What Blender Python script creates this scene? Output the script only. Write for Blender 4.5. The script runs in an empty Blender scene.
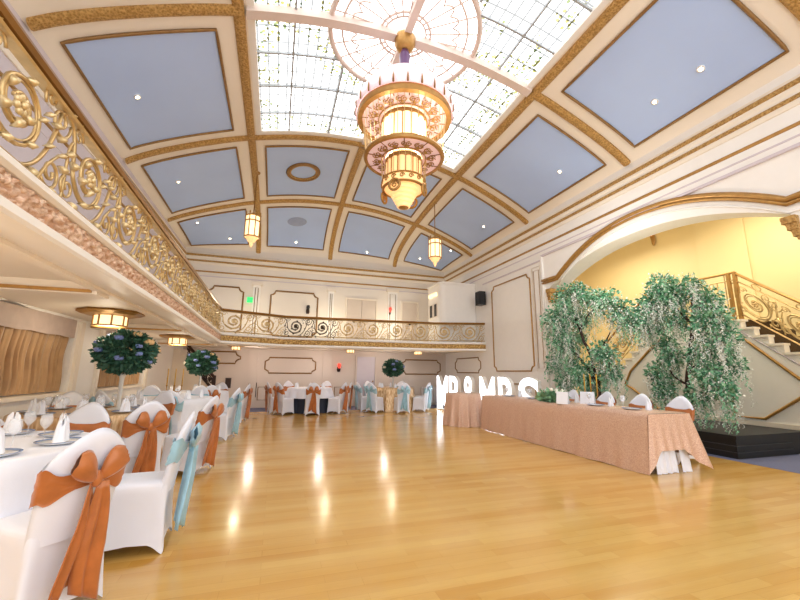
import bpy, math, random
from math import sin, cos, pi, sqrt, radians, atan2
from mathutils import Vector, Matrix
random.seed(7)
SC = bpy.context.scene
COL = SC.collection

# ------------------------------------------------------------------ camera
CAMH, FPX, YAW, PIT, ROL = 1.3, 375.27, .314, .191, -.0101
fwd = Vector((sin(YAW)*cos(PIT), cos(YAW)*cos(PIT), sin(PIT)))
r0 = Vector((cos(YAW), -sin(YAW), 0)); u0 = r0.cross(fwd)
rt = r0*cos(ROL) - u0*sin(ROL); up = r0*sin(ROL) + u0*cos(ROL)
cd = bpy.data.cameras.new('camera'); cam = bpy.data.objects.new('camera', cd); COL.objects.link(cam)
cd.sensor_width = 36; cd.lens = 36*FPX/800; cd.clip_start = .05; cd.clip_end = 200
mw = Matrix((rt, up, -fwd)).transposed().to_4x4(); mw.translation = (0, 0, CAMH); cam.matrix_world = mw
SC.camera = cam

def at(px, py, X=None, Y=None, Z=None):
    """surveyed point: where the sight line through a photo pixel meets a known real plane"""
    d = rt*((px-400)/FPX) + up*((300-py)/FPX) + fwd
    o = Vector((0, 0, CAMH))
    t = (X/d.x) if X is not None else ((Y/d.y) if Y is not None else (Z-CAMH)/d.z)
    return o + d*t

# ------------------------------------------------------------------ materials
def lin(h):
    h = h.lstrip('#'); o = []
    for i in (0, 2, 4):
        c = int(h[i:i+2], 16)/255
        o.append(c/12.92 if c <= .04045 else ((c+.055)/1.055)**2.4)
    return (*o, 1)
class NT:
    def __init__(s, name):
        s.m = bpy.data.materials.new(name); s.m.use_nodes = True
        s.t = s.m.node_tree; s.n = s.t.nodes; s.b = s.n['Principled BSDF']; s.out = s.n['Material Output']
    def node(s, ty, **k):
        n = s.n.new(ty)
        for a, v in k.items():
            if a in n.inputs.keys(): n.inputs[a].default_value = v
            else: setattr(n, a, v)
        return n
    def link(s, a, b): s.t.links.new(a, b)
    def coord(s, scale=(1, 1, 1), kind='Object'):
        c = s.node('ShaderNodeTexCoord'); mp = s.node('ShaderNodeMapping')
        mp.inputs['Scale'].default_value = scale
        s.link(c.outputs[kind], mp.inputs['Vector']); return mp.outputs['Vector']
    def math(s, op, a, b=None):
        n = s.node('ShaderNodeMath', operation=op)
        for i, v in enumerate((a, b)):
            if v is None: continue
            if isinstance(v, (int, float)): n.inputs[i].default_value = v
            else: s.link(v, n.inputs[i])
        return n.outputs[0]
    def mix(s, f, a, b):
        n = s.node('ShaderNodeMix', data_type='RGBA')
        for k, v in ((0, f), (6, a), (7, b)):
            if isinstance(v, (int, float, tuple)): n.inputs[k].default_value = v
            else: s.link(v, n.inputs[k])
        return n.outputs[2]
MATS = {}
def mat(name, col, rough=.5, metal=0, var=.08, vscale=6, bump=0, bscale=40, trans=0, emit=None, estr=0, sheen=0, coat=0, spec=None):
    if name in MATS: return MATS[name]
    t = NT(name); b = t.b
    c = lin(col) if isinstance(col, str) else col
    b.inputs['Roughness'].default_value = rough; b.inputs['Metallic'].default_value = metal
    v = t.coord()
    nz = t.node('ShaderNodeTexNoise', Scale=vscale, Detail=3.0); t.link(v, nz.inputs['Vector'])
    dk = tuple(x*(1-var*2) for x in c[:3])+(1,); lt = tuple(min(1, x*(1+var)) for x in c[:3])+(1,)
    t.link(t.mix(nz.outputs['Fac'], dk, lt), b.inputs['Base Color'])
    if bump:
        n2 = t.node('ShaderNodeTexNoise', Scale=bscale, Detail=2.0); t.link(v, n2.inputs['Vector'])
        bp = t.node('ShaderNodeBump', Strength=bump, Distance=.02); t.link(n2.outputs['Fac'], bp.inputs['Height']); t.link(bp.outputs['Normal'], b.inputs['Normal'])
    if trans: b.inputs['Transmission Weight'].default_value = trans
    if emit: b.inputs['Emission Color'].default_value = lin(emit) if isinstance(emit, str) else emit; b.inputs['Emission Strength'].default_value = estr
    if sheen: b.inputs['Sheen Weight'].default_value = sheen
    if coat: b.inputs['Coat Weight'].default_value = coat
    if spec is not None: b.inputs['Specular IOR Level'].default_value = spec
    MATS[name] = t.m; return t.m

def relief_gold(name, base, dark, scale=9, metal=.55, rough=.38, bstr=.9):
    t = NT(name); b = t.b; v = t.coord((1, 1, 1))
    vo = t.node('ShaderNodeTexVoronoi', feature='SMOOTH_F1', Scale=scale); t.link(v, vo.inputs['Vector'])
    wv = t.node('ShaderNodeTexNoise', Scale=scale*1.7, Detail=2.0, Distortion=1.6); t.link(v, wv.inputs['Vector'])
    h = t.math('MULTIPLY', vo.outputs['Distance'], wv.outputs['Fac'])
    rp = t.node('ShaderNodeValToRGB'); rp.color_ramp.elements[0].position = .08; rp.color_ramp.elements[1].position = .33
    rp.color_ramp.elements[0].color = lin(dark); rp.color_ramp.elements[1].color = lin(base)
    t.link(h, rp.inputs['Fac']); t.link(rp.outputs['Color'], b.inputs['Base Color'])
    bp = t.node('ShaderNodeBump', Strength=bstr, Distance=.03); t.link(h, bp.inputs['Height']); t.link(bp.outputs['Normal'], b.inputs['Normal'])
    b.inputs['Metallic'].default_value = metal; b.inputs['Roughness'].default_value = rough
    MATS[name] = t.m; return t.m

M_CREAM = mat('cream_paint', '#f3e8d8', .55, var=.03, vscale=1.2)
M_WALL = mat('ivory_wall_paint', '#efe6da', .5, var=.03, vscale=1.0)
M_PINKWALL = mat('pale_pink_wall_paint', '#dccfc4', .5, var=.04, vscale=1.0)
M_WHITE = mat('white_plaster', '#f6f2ec', .45, var=.02)
M_LILAC = mat('lilac_grey_cove_paint', '#d6cbd0', .55, var=.03)
M_BLUE = mat('powder_blue_paint', '#b8cffc', .5, var=.07, vscale=.7)
M_YELLOW = mat('yellow_wall_paint', '#ead39c', .55, var=.06, vscale=.8)
M_GOLDP = mat('gold_moulding_paint', '#b98c4c', .38, .45, var=.18, vscale=14)
M_BROWNP = mat('bronze_moulding_paint', '#96703f', .42, .35, var=.2, vscale=14)
M_GOLD = mat('gilt_iron', '#dcbb82', .32, .7, var=.22, vscale=9)
M_GOLDL = mat('pale_gilt_leaf', '#ecd3a0', .35, .6, var=.18, vscale=12)
M_RAIL = mat('bronze_handrail', '#9a6d34', .3, .5, var=.2, vscale=5)
M_RIB = relief_gold('gilded_rib_relief', '#cfa663', '#9a7136', 34, .3, .42, .6)
M_FASCIA = relief_gold('rose_gold_acanthus_relief', '#f6d8be', '#cb9a78', 22, .35, .4, .5)
M_FASCIA2 = relief_gold('gold_acanthus_relief', '#e6c27c', '#a0743a', 22, .4, .38, .5)
M_CLOTHW = mat('white_linen', '#eef1fb', .75, var=.03, bump=.06, bscale=180, sheen=.2)
M_SPANDEX = mat('white_spandex', '#e9ecf7', .7, var=.03, vscale=3, sheen=.15)
M_ORANGE = mat('burnt_orange_satin', '#c1733a', .3, .12, var=.22, vscale=10, sheen=.3)
M_SKY = mat('pale_blue_satin', '#a3d0e4', .32, .05, var=.18, vscale=10, sheen=.3)
M_SEQ = None
M_BLACK = mat('black_stage_vinyl', '#17191d', .45, var=.3, vscale=3)
M_PLASTIC = mat('black_plastic', '#1c1e22', .4)
M_CARPET = mat('slate_blue_carpet', '#6f7390', .95, var=.2, vscale=60, bump=.3, bscale=200)
M_STAIRC = mat('brown_stair_carpet', '#5a4326', .95, var=.3, vscale=40, bump=.3, bscale=150)
M_DRAPE = mat('tan_velvet_drape', '#c49c6e', .6, .05, var=.2, vscale=4, sheen=.4)
M_PELMET = mat('taupe_damask_pelmet', '#c6b2a6', .7, var=.14, vscale=5)
M_LEAF = mat('dark_green_leaf', '#5aa077', .5, var=.45, vscale=5)
M_LEAF2 = mat('light_green_leaf', '#9ad0a7', .5, var=.5, vscale=4)
M_BLOS = mat('white_wisteria_blossom', '#f4f8ec', .6, var=.12, vscale=9)
M_BARK = mat('dark_bark', '#3c2a24', .85, var=.3, vscale=20, bump=.6, bscale=30)
M_GLASS = mat('clear_glass', '#f4f8ff', .03, var=0); M_GLASS.node_tree.nodes['Principled BSDF'].inputs['Alpha'].default_value = .22
M_CHINA = mat('white_china', '#f5f4f2', .15, var=.01)
M_RIMB = mat('blue_rim_glaze', '#7d95bd', .2)
M_NAP = mat('white_napkin', '#f4f6ff', .7, var=.03)
M_CANDLE = mat('gold_candle', '#d5a640', .4, .3)
M_FLW = mat('white_petal', '#f3f0e2', .6, var=.08, vscale=30, bump=.4, bscale=50)
M_FLB = mat('blue_hydrangea', '#8093cf', .6, var=.2, vscale=30, bump=.6, bscale=60)
M_FLP = mat('peach_petal', '#ecc792', .6, var=.12, vscale=30, bump=.4, bscale=50)
M_PINKG = mat('pink_opal_glass', '#f3d9dc', .25, var=.08, vscale=4, emit='#f6d6dc', estr=.42)
M_PINKU = mat('pink_opal_disc', '#efcfd0', .3, var=.1, vscale=4, emit='#f4cfd0', estr=.28)
M_AMBER = mat('amber_lit_glass', '#f6cf9a', .3, var=.1, emit='#ffc684', estr=.75)
M_WARM = mat('warm_lit_glass', '#ffe6c0', .3, var=.05, emit='#ffdba4', estr=1.25)
M_HOT = mat('glowing_lamp_glass', '#fff4e0', .3, var=.02, emit='#fff0d0', estr=14)
M_PURPLE = mat('plum_enamel_stem', '#5d3a66', .3, .2)
M_LETTER = mat('lit_letter_face', '#ffffff', .3, var=0, emit='#f6f8ff', estr=2.4)
M_DOOR = mat('pale_lilac_door_paint', '#cfc8d2', .45, var=.03)
M_DOORB = mat('pale_beige_door_paint', '#d9cabb', .45, var=.03)
M_RADI = mat('white_radiator_enamel', '#e6e2e4', .3)
M_GREENE = mat('green_lit_sign', '#2fd06a', .3, emit='#22c85c', estr=1.2)
M_REDE = mat('red_lamp_glass', '#d8433a', .3, emit='#ff4a3a', estr=1.0)
M_LEAD = mat('pale_grey_lead', '#a9adb0', .5, .2)
M_BEAM = mat('pale_rose_skylight_beam', '#dccabf', .5, var=.04)
M_DARKW = mat('dark_wood', '#3b2720', .45, var=.2, vscale=12)
M_DARKCL = mat('dark_navy', '#2b3142', .8, var=.1)

def sequin():
    t = NT('rose_gold_sequin_cloth'); b = t.b; v = t.coord()
    vo = t.node('ShaderNodeTexVoronoi', Scale=170.0); t.link(v, vo.inputs['Vector'])
    rp = t.node('ShaderNodeValToRGB'); e = rp.color_ramp.elements
    e[0].color = lin('#cf9f86'); e[1].color = lin('#f8dcc6')
    sp = t.node('ShaderNodeSeparateColor'); t.link(vo.outputs['Color'], sp.inputs['Color'])
    t.link(sp.outputs[0], rp.inputs['Fac']); t.link(rp.outputs['Color'], b.inputs['Base Color'])
    bp = t.node('ShaderNodeBump', Strength=.55, Distance=.01); t.link(sp.outputs[1], bp.inputs['Height']); t.link(bp.outputs['Normal'], b.inputs['Normal'])
    b.inputs['Metallic'].default_value = .35; b.inputs['Roughness'].default_value = .42
    return t.m
M_SEQ = sequin()
def sequin_gold():
    t = NT('champagne_sequin_cloth'); b = t.b; v = t.coord((1, 1, .25))
    nz = t.node('ShaderNodeTexNoise', Scale=30.0, Detail=3.0); t.link(v, nz.inputs['Vector'])
    rp = t.node('ShaderNodeValToRGB'); e = rp.color_ramp.elements
    e[0].position = .35; e[1].position = .65; e[0].color = lin('#b98a58'); e[1].color = lin('#f0d6ac')
    t.link(nz.outputs['Fac'], rp.inputs['Fac']); t.link(rp.outputs['Color'], b.inputs['Base Color'])
    b.inputs['Metallic'].default_value = .35; b.inputs['Roughness'].default_value = .38
    return t.m
M_SEQG = sequin_gold()
def parquet():
    t = NT('honey_parquet_floor'); b = t.b; v = t.coord()
    br = t.node('ShaderNodeTexBrick', Scale=1.0); br.offset = .37
    br.inputs['Brick Width'].default_value = .62; br.inputs['Row Height'].default_value = .095
    br.inputs['Mortar Size'].default_value = .0016; br.inputs['Bias'].default_value = 0
    br.inputs['Color1'].default_value = lin('#c9923f'); br.inputs['Color2'].default_value = lin('#dcae5e'); br.inputs['Mortar'].default_value = lin('#bb8638')
    t.link(v, br.inputs['Vector'])
    v2 = t.coord((.22, 2.6, 1)); n1 = t.node('ShaderNodeTexNoise', Scale=1.0, Detail=3.0); t.link(v2, n1.inputs['Vector'])
    v3 = t.coord((6, 90, 1)); n2 = t.node('ShaderNodeTexNoise', Scale=1.0, Detail=3.0); t.link(v3, n2.inputs['Vector'])
    rp = t.node('ShaderNodeValToRGB'); rp.color_ramp.elements[0].position = .36; rp.color_ramp.elements[1].position = .66; t.link(n1.outputs['Fac'], rp.inputs['Fac'])
    c1 = t.mix(t.math('MULTIPLY', rp.outputs['Color'], .62), br.outputs['Color'], lin('#edc97f'))
    c2 = t.mix(t.math('MULTIPLY', n2.outputs['Fac'], .3), c1, lin('#b07a34'))
    t.link(c2, b.inputs['Base Color'])
    n3 = t.node('ShaderNodeTexNoise', Scale=3.0, Detail=3.0); t.link(v, n3.inputs['Vector'])
    t.link(t.math('ADD', t.math('MULTIPLY', n3.outputs['Fac'], .14), .09), b.inputs['Roughness'])
    bp = t.node('ShaderNodeBump', Strength=.06, Distance=.01); t.link(n1.outputs['Fac'], bp.inputs['Height']); t.link(bp.outputs['Normal'], b.inputs['Normal'])
    b.inputs['Specular IOR Level'].default_value = .55
    return t.m
M_FLOOR = parquet()

# ------------------------------------------------------------------ mesh builder
class MB:
    def __init__(s): s.v = []; s.f = []
    def add(s, vs, fs):
        o = len(s.v); s.v += [tuple(p) for p in vs]; s.f += [tuple(i+o for i in f) for f in fs]; return s
    def box(s, x0, x1, y0, y1, z0, z1):
        vs = [(x, y, z) for z in (z0, z1) for y in (y0, y1) for x in (x0, x1)]
        return s.add(vs, [(0, 2, 3, 1), (4, 5, 7, 6), (0, 1, 5, 4), (2, 6, 7, 3), (0, 4, 6, 2), (1, 3, 7, 5)])
    def grid(s, rows, wrap=False, flip=False):
        n = len(rows[0]); vs = [p for r in rows for p in r]; fs = []
        for i in range(len(rows)-1):
            for j in range(n if wrap else n-1):
                a, b_, c, d = i*n+j, i*n+(j+1) % n, (i+1)*n+(j+1) % n, (i+1)*n+j
                fs.append((a, d, c, b_) if flip else (a, b_, c, d))
        return s.add(vs, fs)
    def lathe(s, prof, n=24, c=(0, 0, 0), cap=True, ph=0):
        rows = [[(c[0]+r*cos(2*pi*j/n+ph), c[1]+r*sin(2*pi*j/n+ph), c[2]+z) for j in range(n)] for r, z in prof]
        o = len(s.v); s.grid(rows, wrap=True)
        if cap:
            s.f.append(tuple(o+j for j in range(n))[::-1]); m = (len(prof)-1)*n; s.f.append(tuple(o+m+j for j in range(n)))
        return s
    def tube(s, pts, r, sides=6, closed=False, cap=True):
        pts = [Vector(p) for p in pts]; n = len(pts)
        if n < 2: return s
        rs = r if isinstance(r, (list, tuple)) else [r]*n
        T = []
        for i in range(n):
            a = pts[(i-1) % n] if (closed or i > 0) else pts[i]; b_ = pts[(i+1) % n] if (closed or i < n-1) else pts[i]
            d = b_-a; T.append(d.normalized() if d.length > 1e-9 else Vector((0, 0, 1)))
        ref = Vector((0, 0, 1)) if abs(T[0].z) < .9 else Vector((1, 0, 0))
        N = (ref-T[0]*ref.dot(T[0])).normalized(); rows = []
        for i in range(n):
            N = N-T[i]*N.dot(T[i]); N = N.normalized() if N.length > 1e-6 else T[i].orthogonal().normalized()
            B = T[i].cross(N)
            rows.append([pts[i]+(N*cos(2*pi*k/sides)+B*sin(2*pi*k/sides))*rs[i] for k in range(sides)])
        if closed: rows.append(rows[0])
        o = len(s.v); s.grid(rows, wrap=True)
        if cap and not closed:
            s.f.append(tuple(o+k for k in range(sides))[::-1]); m = (n-1)*sides; s.f.append(tuple(o+m+k for k in range(sides)))
        return s
    def ell(s, c, rx, ry, rz, n=10, m=6, R=None):
        rows = []
        for i in range(m+1):
            a = -pi/2+pi*i/m; row = []
            for j in range(n):
                p = Vector((rx*max(.02, cos(a))*cos(2*pi*j/n), ry*max(.02, cos(a))*sin(2*pi*j/n), rz*sin(a)))
                if R: p = R @ p
                row.append(p+Vector(c))
            rows.append(row)
        o = len(s.v); s.grid(rows, wrap=True)
        s.f.append(tuple(o+j for j in range(n))[::-1]); s.f.append(tuple(o+m*n+j for j in range(n)))
        return s
    def prism(s, poly, ax, a, b_):
        """polygon in the other two axes, extruded along axis ax from a to b_"""
        def P(p, w): q = list(p); q.insert(ax, w); return tuple(q)
        n = len(poly); vs = [P(p, a) for p in poly]+[P(p, b_) for p in poly]
        fs = [tuple(range(n))[::-1], tuple(range(n, 2*n))]+[(i, (i+1) % n, n+(i+1) % n, n+i) for i in range(n)]
        return s.add(vs, fs)
    def xf(s, fn): s.v = [tuple(fn(*p)) for p in s.v]; return s
    def build(s, name, m, parent=None, smooth=False, loc=None, fixn=True):
        me = bpy.data.meshes.new(name); me.from_pydata(s.v, [], s.f)
        if fixn:
            import bmesh
            bm = bmesh.new(); bm.from_mesh(me); bmesh.ops.recalc_face_normals(bm, faces=bm.faces); bm.to_mesh(me); bm.free()
        me.materials.append(m)
        if smooth:
            me.polygons.foreach_set('use_smooth', [True]*len(me.polygons))
            if smooth == 'auto':
                try: me.set_sharp_from_angle(angle=radians(40))
                except Exception: pass
        o = bpy.data.objects.new(name, me); COL.objects.link(o)
        if parent: o.parent = parent
        if loc: o.location = loc
        return o
def tag(o, label=None, cat=None, group=None, kind=None):
    if label: o['label'] = label
    if cat: o['category'] = cat
    if group: o['group'] = group
    if kind: o['kind'] = kind
    return o
def thing(name, label, cat, loc=(0, 0, 0), rz=0, group=None):
    o = bpy.data.objects.new(name, None); o.empty_display_size = .1; COL.objects.link(o)
    o.location = loc; o.rotation_euler = (0, 0, rz); return tag(o, label, cat, group)
def struct(name, b, m, parent=None, smooth=False, label=None):
    o = b.build(name, m, parent, smooth)
    if not parent: o['kind'] = 'structure'
    if label: o['label'] = label
    return o
def dup(o, loc=None, rz=None, label=None, group=None, parent=None):
    c = o.copy(); COL.objects.link(c)
    if parent: c.parent = parent
    if loc is not None: c.location = loc
    if rz is not None: c.rotation_euler = (0, 0, rz)
    if label: c['label'] = label
    if group: c['group'] = group
    for ch in list(o.children): dup(ch, parent=c)
    return c
def lerp(a, b, t): return a+(b-a)*t
def arc(cx, cy, r, a0, a1, n): return [(cx+r*cos(lerp(a0, a1, i/n)), cy+r*sin(lerp(a0, a1, i/n))) for i in range(n+1)]
def light(name, kind, loc, energy, color=(1, 1, 1), size=.1, rot=None, spread=None):
    l = bpy.data.lights.new(name, kind); l.energy = energy; l.color = color
    if kind == 'AREA': l.size = size
    else: l.shadow_soft_size = size
    o = bpy.data.objects.new(name, l); COL.objects.link(o); o.location = loc
    if rot: o.rotation_euler = rot
    return o

# ------------------------------------------------------------------ room dimensions
XR, XL, XLL, YW, YF = 6.9, -3.42, -3.1, 14.87, -2.0
XM, ZS, RV = 1.82, 5.72, 1.54
AVL, AVR = XM-XL+.01, XR+.01-XM
WR, YA, YB, YC, YD = 2.75, 5.47, 8.9, 12.3, 2.3
ZSOF, ZBAL = 2.06, 2.36
PROF = [(0, 7.26), (1.4, 7.16), (2.75, 6.84), (3.5, 6.56), (4.2, 6.25), (4.75, 5.96), (5.1, 5.72)]
def E_(x):
    d = abs(x-XM)*5.1/(AVL if x < XM else AVR); i = 0
    while i < len(PROF)-2 and d > PROF[i+1][0]: i += 1
    def sl(k):
        if k == 0: return 0.
        if k == len(PROF)-1: return (PROF[k][1]-PROF[k-1][1])/(PROF[k][0]-PROF[k-1][0])
        return (PROF[k+1][1]-PROF[k-1][1])/(PROF[k+1][0]-PROF[k-1][0])
    (a, za), (c, zc) = PROF[i], PROF[i+1]; h = c-a; t = min(1, (d-a)/h)
    z = (2*t**3-3*t*t+1)*za+(t**3-2*t*t+t)*h*sl(i)+(3*t*t-2*t**3)*zc+(t**3-t*t)*h*sl(i+1)
    return (z-ZS)/RV
def G_(y):
    if y <= YB: return 1.
    t = min(1, (y-YB)/(YW+.01-YB)); return (1-t**2.3)**(1/2.3)
def S(x, y): return ZS+RV*E_(x)*G_(y)

# floor and carpets
struct('floor', MB().box(XLL-.5, XR, YF, 13.45, -.1, 0), M_FLOOR)
struct('floor_carpet_back', MB().box(XLL-.5, XR, 13.45, YW+.1, -.1, .004), M_CARPET)
struct('floor_carpet_side', MB().box(XR, 9.0, YF, 4.3, -.1, .004).box(XR, 9.0, 4.3, 11.2, -.1, .003), M_CARPET)

# ------------------------------------------------------------------ ceiling vault
def th_of(x): return math.asin(max(-1, min(1, (x-XM)/(AVL if x < XM else AVR))))
def x_of(th): return XM+(AVL if th < 0 else AVR)*sin(th)
def xs_list():
    out = []
    n = 40
    for i in range(n+1):
        th = -pi/2+pi*i/n; out.append(x_of(th))
    for k in (-WR+.12, WR-.12): out.append(XM+k)
    return sorted(out)
XS = xs_list()
YS = sorted([YF+.6*i for i in range(0, 26) if YF+.6*i < 8.7]+[YD+.12, YB-.12]+[YW+.01-5.9*(1-sin(pi/2*i/44)) for i in range(45)])
SKX0, SKX1, SKY0, SKY1 = XM-WR+.12, XM+WR-.12, YD+.12, YB-.12
b = MB(); idx = {}
for j, y in enumerate(YS):
    for i, x in enumerate(XS):
        idx[i, j] = len(b.v); b.v.append((x, y, S(x, y)))
for j in range(len(YS)-1):
    for i in range(len(XS)-1):
        mx, my = (XS[i]+XS[i+1])/2, (YS[j]+YS[j+1])/2
        if SKX0 < mx < SKX1 and SKY0 < my < SKY1: continue
        b.f.append((idx[i, j], idx[i, j+1], idx[i+1, j+1], idx[i+1, j]))
ceil_o = struct('ceiling', b, M_CREAM, smooth=True)
def panel(x0, x1, y0, y1, label=None, n=14):
    t0, t1 = th_of(x0), th_of(x1)
    rows = [[(x_of(lerp(t0, t1, i/n)), lerp(y0, y1, j/n), S(x_of(lerp(t0, t1, i/n)), lerp(y0, y1, j/n))-.012) for i in range(n+1)] for j in range(n+1)]
    p = MB().grid(rows).build('blue_panel', M_BLUE, ceil_o, True)
    per = rows[0][:-1]+[r[-1] for r in rows[:-1]]+rows[-1][:0:-1]+[r[0] for r in rows[:0:-1]]
    MB().tube([(a, c, d-.012) for a, c, d in per], .026, 6, closed=True).build('panel_moulding', M_BROWNP, p, True)
    return p
MG = .36
for (ya, yb) in ((YF+.3, YD-MG), (YD+MG, YA-MG), (YA+MG, YB-MG), (YB+MG, YC-MG), (YC+MG, 14.7)):
    panel(XM+WR+MG, XM+4.84, ya, yb); panel(XM-5.02, XM-WR-MG, ya, yb)
for (ya, yb) in ((YB+MG+.05, YC-MG), (YC+MG, 14.74)):
    panel(XM+MG-.05, XM+WR-MG+.05, ya, yb); panel(XM-WR+MG-.05, XM-MG+.05, ya, yb)
def rib(pts, dirv, w=.085):
    """relief rib following surface points; dirv = half-width direction"""
    d = Vector(dirv)*w; rows = []
    for p in pts:
        p = Vector(p); rows.append([p-d+Vector((0, 0, .03)), p-d-Vector((0, 0, .045)), p-d*.5-Vector((0, 0, .07)), p+d*.5-Vector((0, 0, .07)), p+d-Vector((0, 0, .045)), p+d+Vector((0, 0, .03))])
    return MB().grid(rows).build('gold_rib', M_RIB, ceil_o, 'auto')
def trans_rib(y, x0, x1, n=28):
    t0, t1 = th_of(x0), th_of(x1)
    rib([(x_of(lerp(t0, t1, i/n)), y, S(x_of(lerp(t0, t1, i/n)), y)) for i in range(n+1)], (0, 1, 0))
for y in (YD, YA): trans_rib(y, XL+.05, XM-WR); trans_rib(y, XM+WR, XR-.05)
trans_rib(YD-3.43, XL+.05, XR-.05)
trans_rib(YB, XL+.05, XR-.05, 50); trans_rib(YC, XL+.05, XR-.05, 50)
ylong = [y for y in YS]
for k in (-WR, WR): rib([(XM+k, y, S(XM+k, y)) for y in ylong], (1, 0, 0))
trans_rib(YD, XM-WR, XM+WR)
rib([(XM, y, S(XM, y)) for y in YS if y >= YB], (1, 0, 0))
# roundels on two back panels
def roundel(cx, cy, r, name, m, tr):
    pts = [(cx+r*cos(2*pi*i/32), cy+r*sin(2*pi*i/32), S(cx+r*cos(2*pi*i/32), cy+r*sin(2*pi*i/32))-.03) for i in range(32)]
    return MB().tube(pts, tr, 8, closed=True).build(name, m, ceil_o, True)
c = (XM-WR/2-.05, (YB+YC)/2)
roundel(c[0], c[1], .44, 'roundel', M_BROWNP, .05); roundel(c[0], c[1], .38, 'roundel', M_RIB, .03)
p = (XM-WR/2-.05, 13.55)
dsk = MB(); rows = []
for k in range(5):
    r = .34*(1-k/4)+.001; rows.append([(p[0]+r*cos(2*pi*i/28), p[1]+.75*r*sin(2*pi*i/28), S(p[0]+r*cos(2*pi*i/28), p[1]+.75*r*sin(2*pi*i/28))-.02-.05*sin(pi/2*k/4)) for i in range(28)])
dsk.grid(rows, wrap=True).build('ceiling_boss', mat('grey_blue_boss_paint', '#98a6c6', .5), ceil_o, True)
# ------------------------------------------------------------------ skylight
def sky_mat():
    t = NT('leaded_stained_glass'); v = t.coord(); sp = t.node('ShaderNodeSeparateXYZ'); t.link(v, sp.inputs[0])
    X, Y = sp.outputs[0], sp.outputs[1]
    def lines(co, off, pitch, w):
        fr = t.math('FRACT', t.math('DIVIDE', t.math('ADD', co, off), pitch)); return t.math('LESS_THAN', fr, w/pitch)
    g = t.math('MAXIMUM', lines(X, 50, .17, .032), lines(Y, 50, .34, .034))
    dx = t.math('SUBTRACT', X, XM); dy = t.math('SUBTRACT', Y, YA)
    rr = t.math('SQRT', t.math('ADD', t.math('MULTIPLY', dx, dx), t.math('MULTIPLY', dy, dy)))
    outside = t.math('GREATER_THAN', rr, 1.32)
    g = t.math('MULTIPLY', g, outside)
    # floral clusters near the borders of the bays and round the rosette
    ex = t.math('GREATER_THAN', t.math('ABSOLUTE', dx), WR-.62); ey = t.math('GREATER_THAN', t.math('ABSOLUTE', dy), YB-YA-.72)
    ez = t.math('LESS_THAN', t.math('ABSOLUTE', dy), .42); er = t.math('LESS_THAN', rr, 1.75)
    band = t.math('MULTIPLY', t.math('MAXIMUM', t.math('MAXIMUM', ex, ey), t.math('MAXIMUM', er, ez)), outside)
    n1 = t.node('ShaderNodeTexNoise', Scale=1.7, Detail=1.0); t.link(v, n1.inputs['Vector'])
    n2 = t.node('ShaderNodeTexVoronoi', Scale=13.0); t.link(v, n2.inputs['Vector'])
    fl = t.math('MULTIPLY', t.math('MULTIPLY', t.math('GREATER_THAN', n1.outputs['Fac'], .43), t.math('LESS_THAN', n2.outputs['Distance'], .42)), band)
    c3 = t.node('ShaderNodeValToRGB'); e = c3.color_ramp.elements; e[0].color = (.80, .78, .22, 1); e[1].color = (.42, .62, .34, 1)
    x = e.new(.5); x.color = (.95, .86, .42, 1)
    spc = t.node('ShaderNodeSeparateColor'); t.link(n2.outputs['Color'], spc.inputs['Color']); t.link(spc.outputs[0], c3.inputs['Fac'])
    n5 = t.node('ShaderNodeTexNoise', Scale=.6, Detail=2.0); t.link(v, n5.inputs['Vector'])
    base = t.mix(n5.outputs['Fac'], (.93, .97, 1, 1), (1, .985, .96, 1))
    colr = t.mix(fl, base, c3.outputs['Color'])
    st = t.math('ADD', t.math('MULTIPLY', t.math('SUBTRACT', 1., fl), 2.0), .95)
    st = t.math('MULTIPLY', st, t.math('SUBTRACT', 1., t.math('MULTIPLY', g, .8)))
    em = t.node('ShaderNodeEmission'); t.link(colr, em.inputs['Color']); t.link(st, em.inputs['Strength'])
    t.link(em.outputs[0], t.out.inputs['Surface']); return t.m
sky = struct('window_1', MB(), M_BEAM) if False else thing('window_1', 'large leaded glass skylight in the middle of the vaulted ceiling', None)
sky['kind'] = 'structure'
n = 30
rows = [[(lerp(SKX0-.03, SKX1+.03, i/n), lerp(SKY0-.03, SKY1+.03, j/n), S(lerp(SKX0-.03, SKX1+.03, i/n), 5)+.06) for i in range(n+1)] for j in range(n+1)]
MB().grid(rows).build('stained_glass', sky_mat(), sky, True)
def strip(pts, side, w, d, m, name, par):
    s = Vector(side)*w/2; rows = []
    for p in pts:
        p = Vector(p); rows.append([p-s, p-s-Vector((0, 0, d)), p+s-Vector((0, 0, d)), p+s, p-s])
    return MB().grid(rows).build(name, m, par)
def sx(x0, x1, y, dz=0, n=24): return [(lerp(x0, x1, i/n), y, S(lerp(x0, x1, i/n), 5)+dz) for i in range(n+1)]
def sy(x, y0, y1, dz=0): return [(x, lerp(y0, y1, i/4), S(x, 5)+dz) for i in range(5)]
for y in (SKY0+.03, SKY1-.03): strip(sx(SKX0, SKX1, y, .07), (0, 1, 0), .16, .08, M_WHITE, 'skylight_frame', sky)
for x in (SKX0+.03, SKX1-.03): strip(sy(x, SKY0, SKY1, .07), (1, 0, 0), .16, .08, M_WHITE, 'skylight_frame', sky)
for a, c in ((SKX0, SKX1),): strip(sx(a, c, YA, .05), (0, 1, 0), .17, .14, M_BEAM, 'skylight_beam', sky)
strip(sy(XM, SKY0, SKY1, .05), (1, 0, 0), .13, .14, M_BEAM, 'skylight_beam', sky)
def outside_r(x, y): return (x-XM)**2+(y-YA)**2 > 1.33**2
def cut(pts, name, side, w):
    run = []
    for p in pts+[None]:
        if p is not None and outside_r(p[0], p[1]): run.append(p)
        else:
            if len(run) > 1: strip(run, side, w, .05, M_LEAD, name, sky)
            run = []
def sy2(x, dz): return [(x, lerp(SKY0, SKY1, i/60), S(x, 5)+dz) for i in range(61)]
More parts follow.
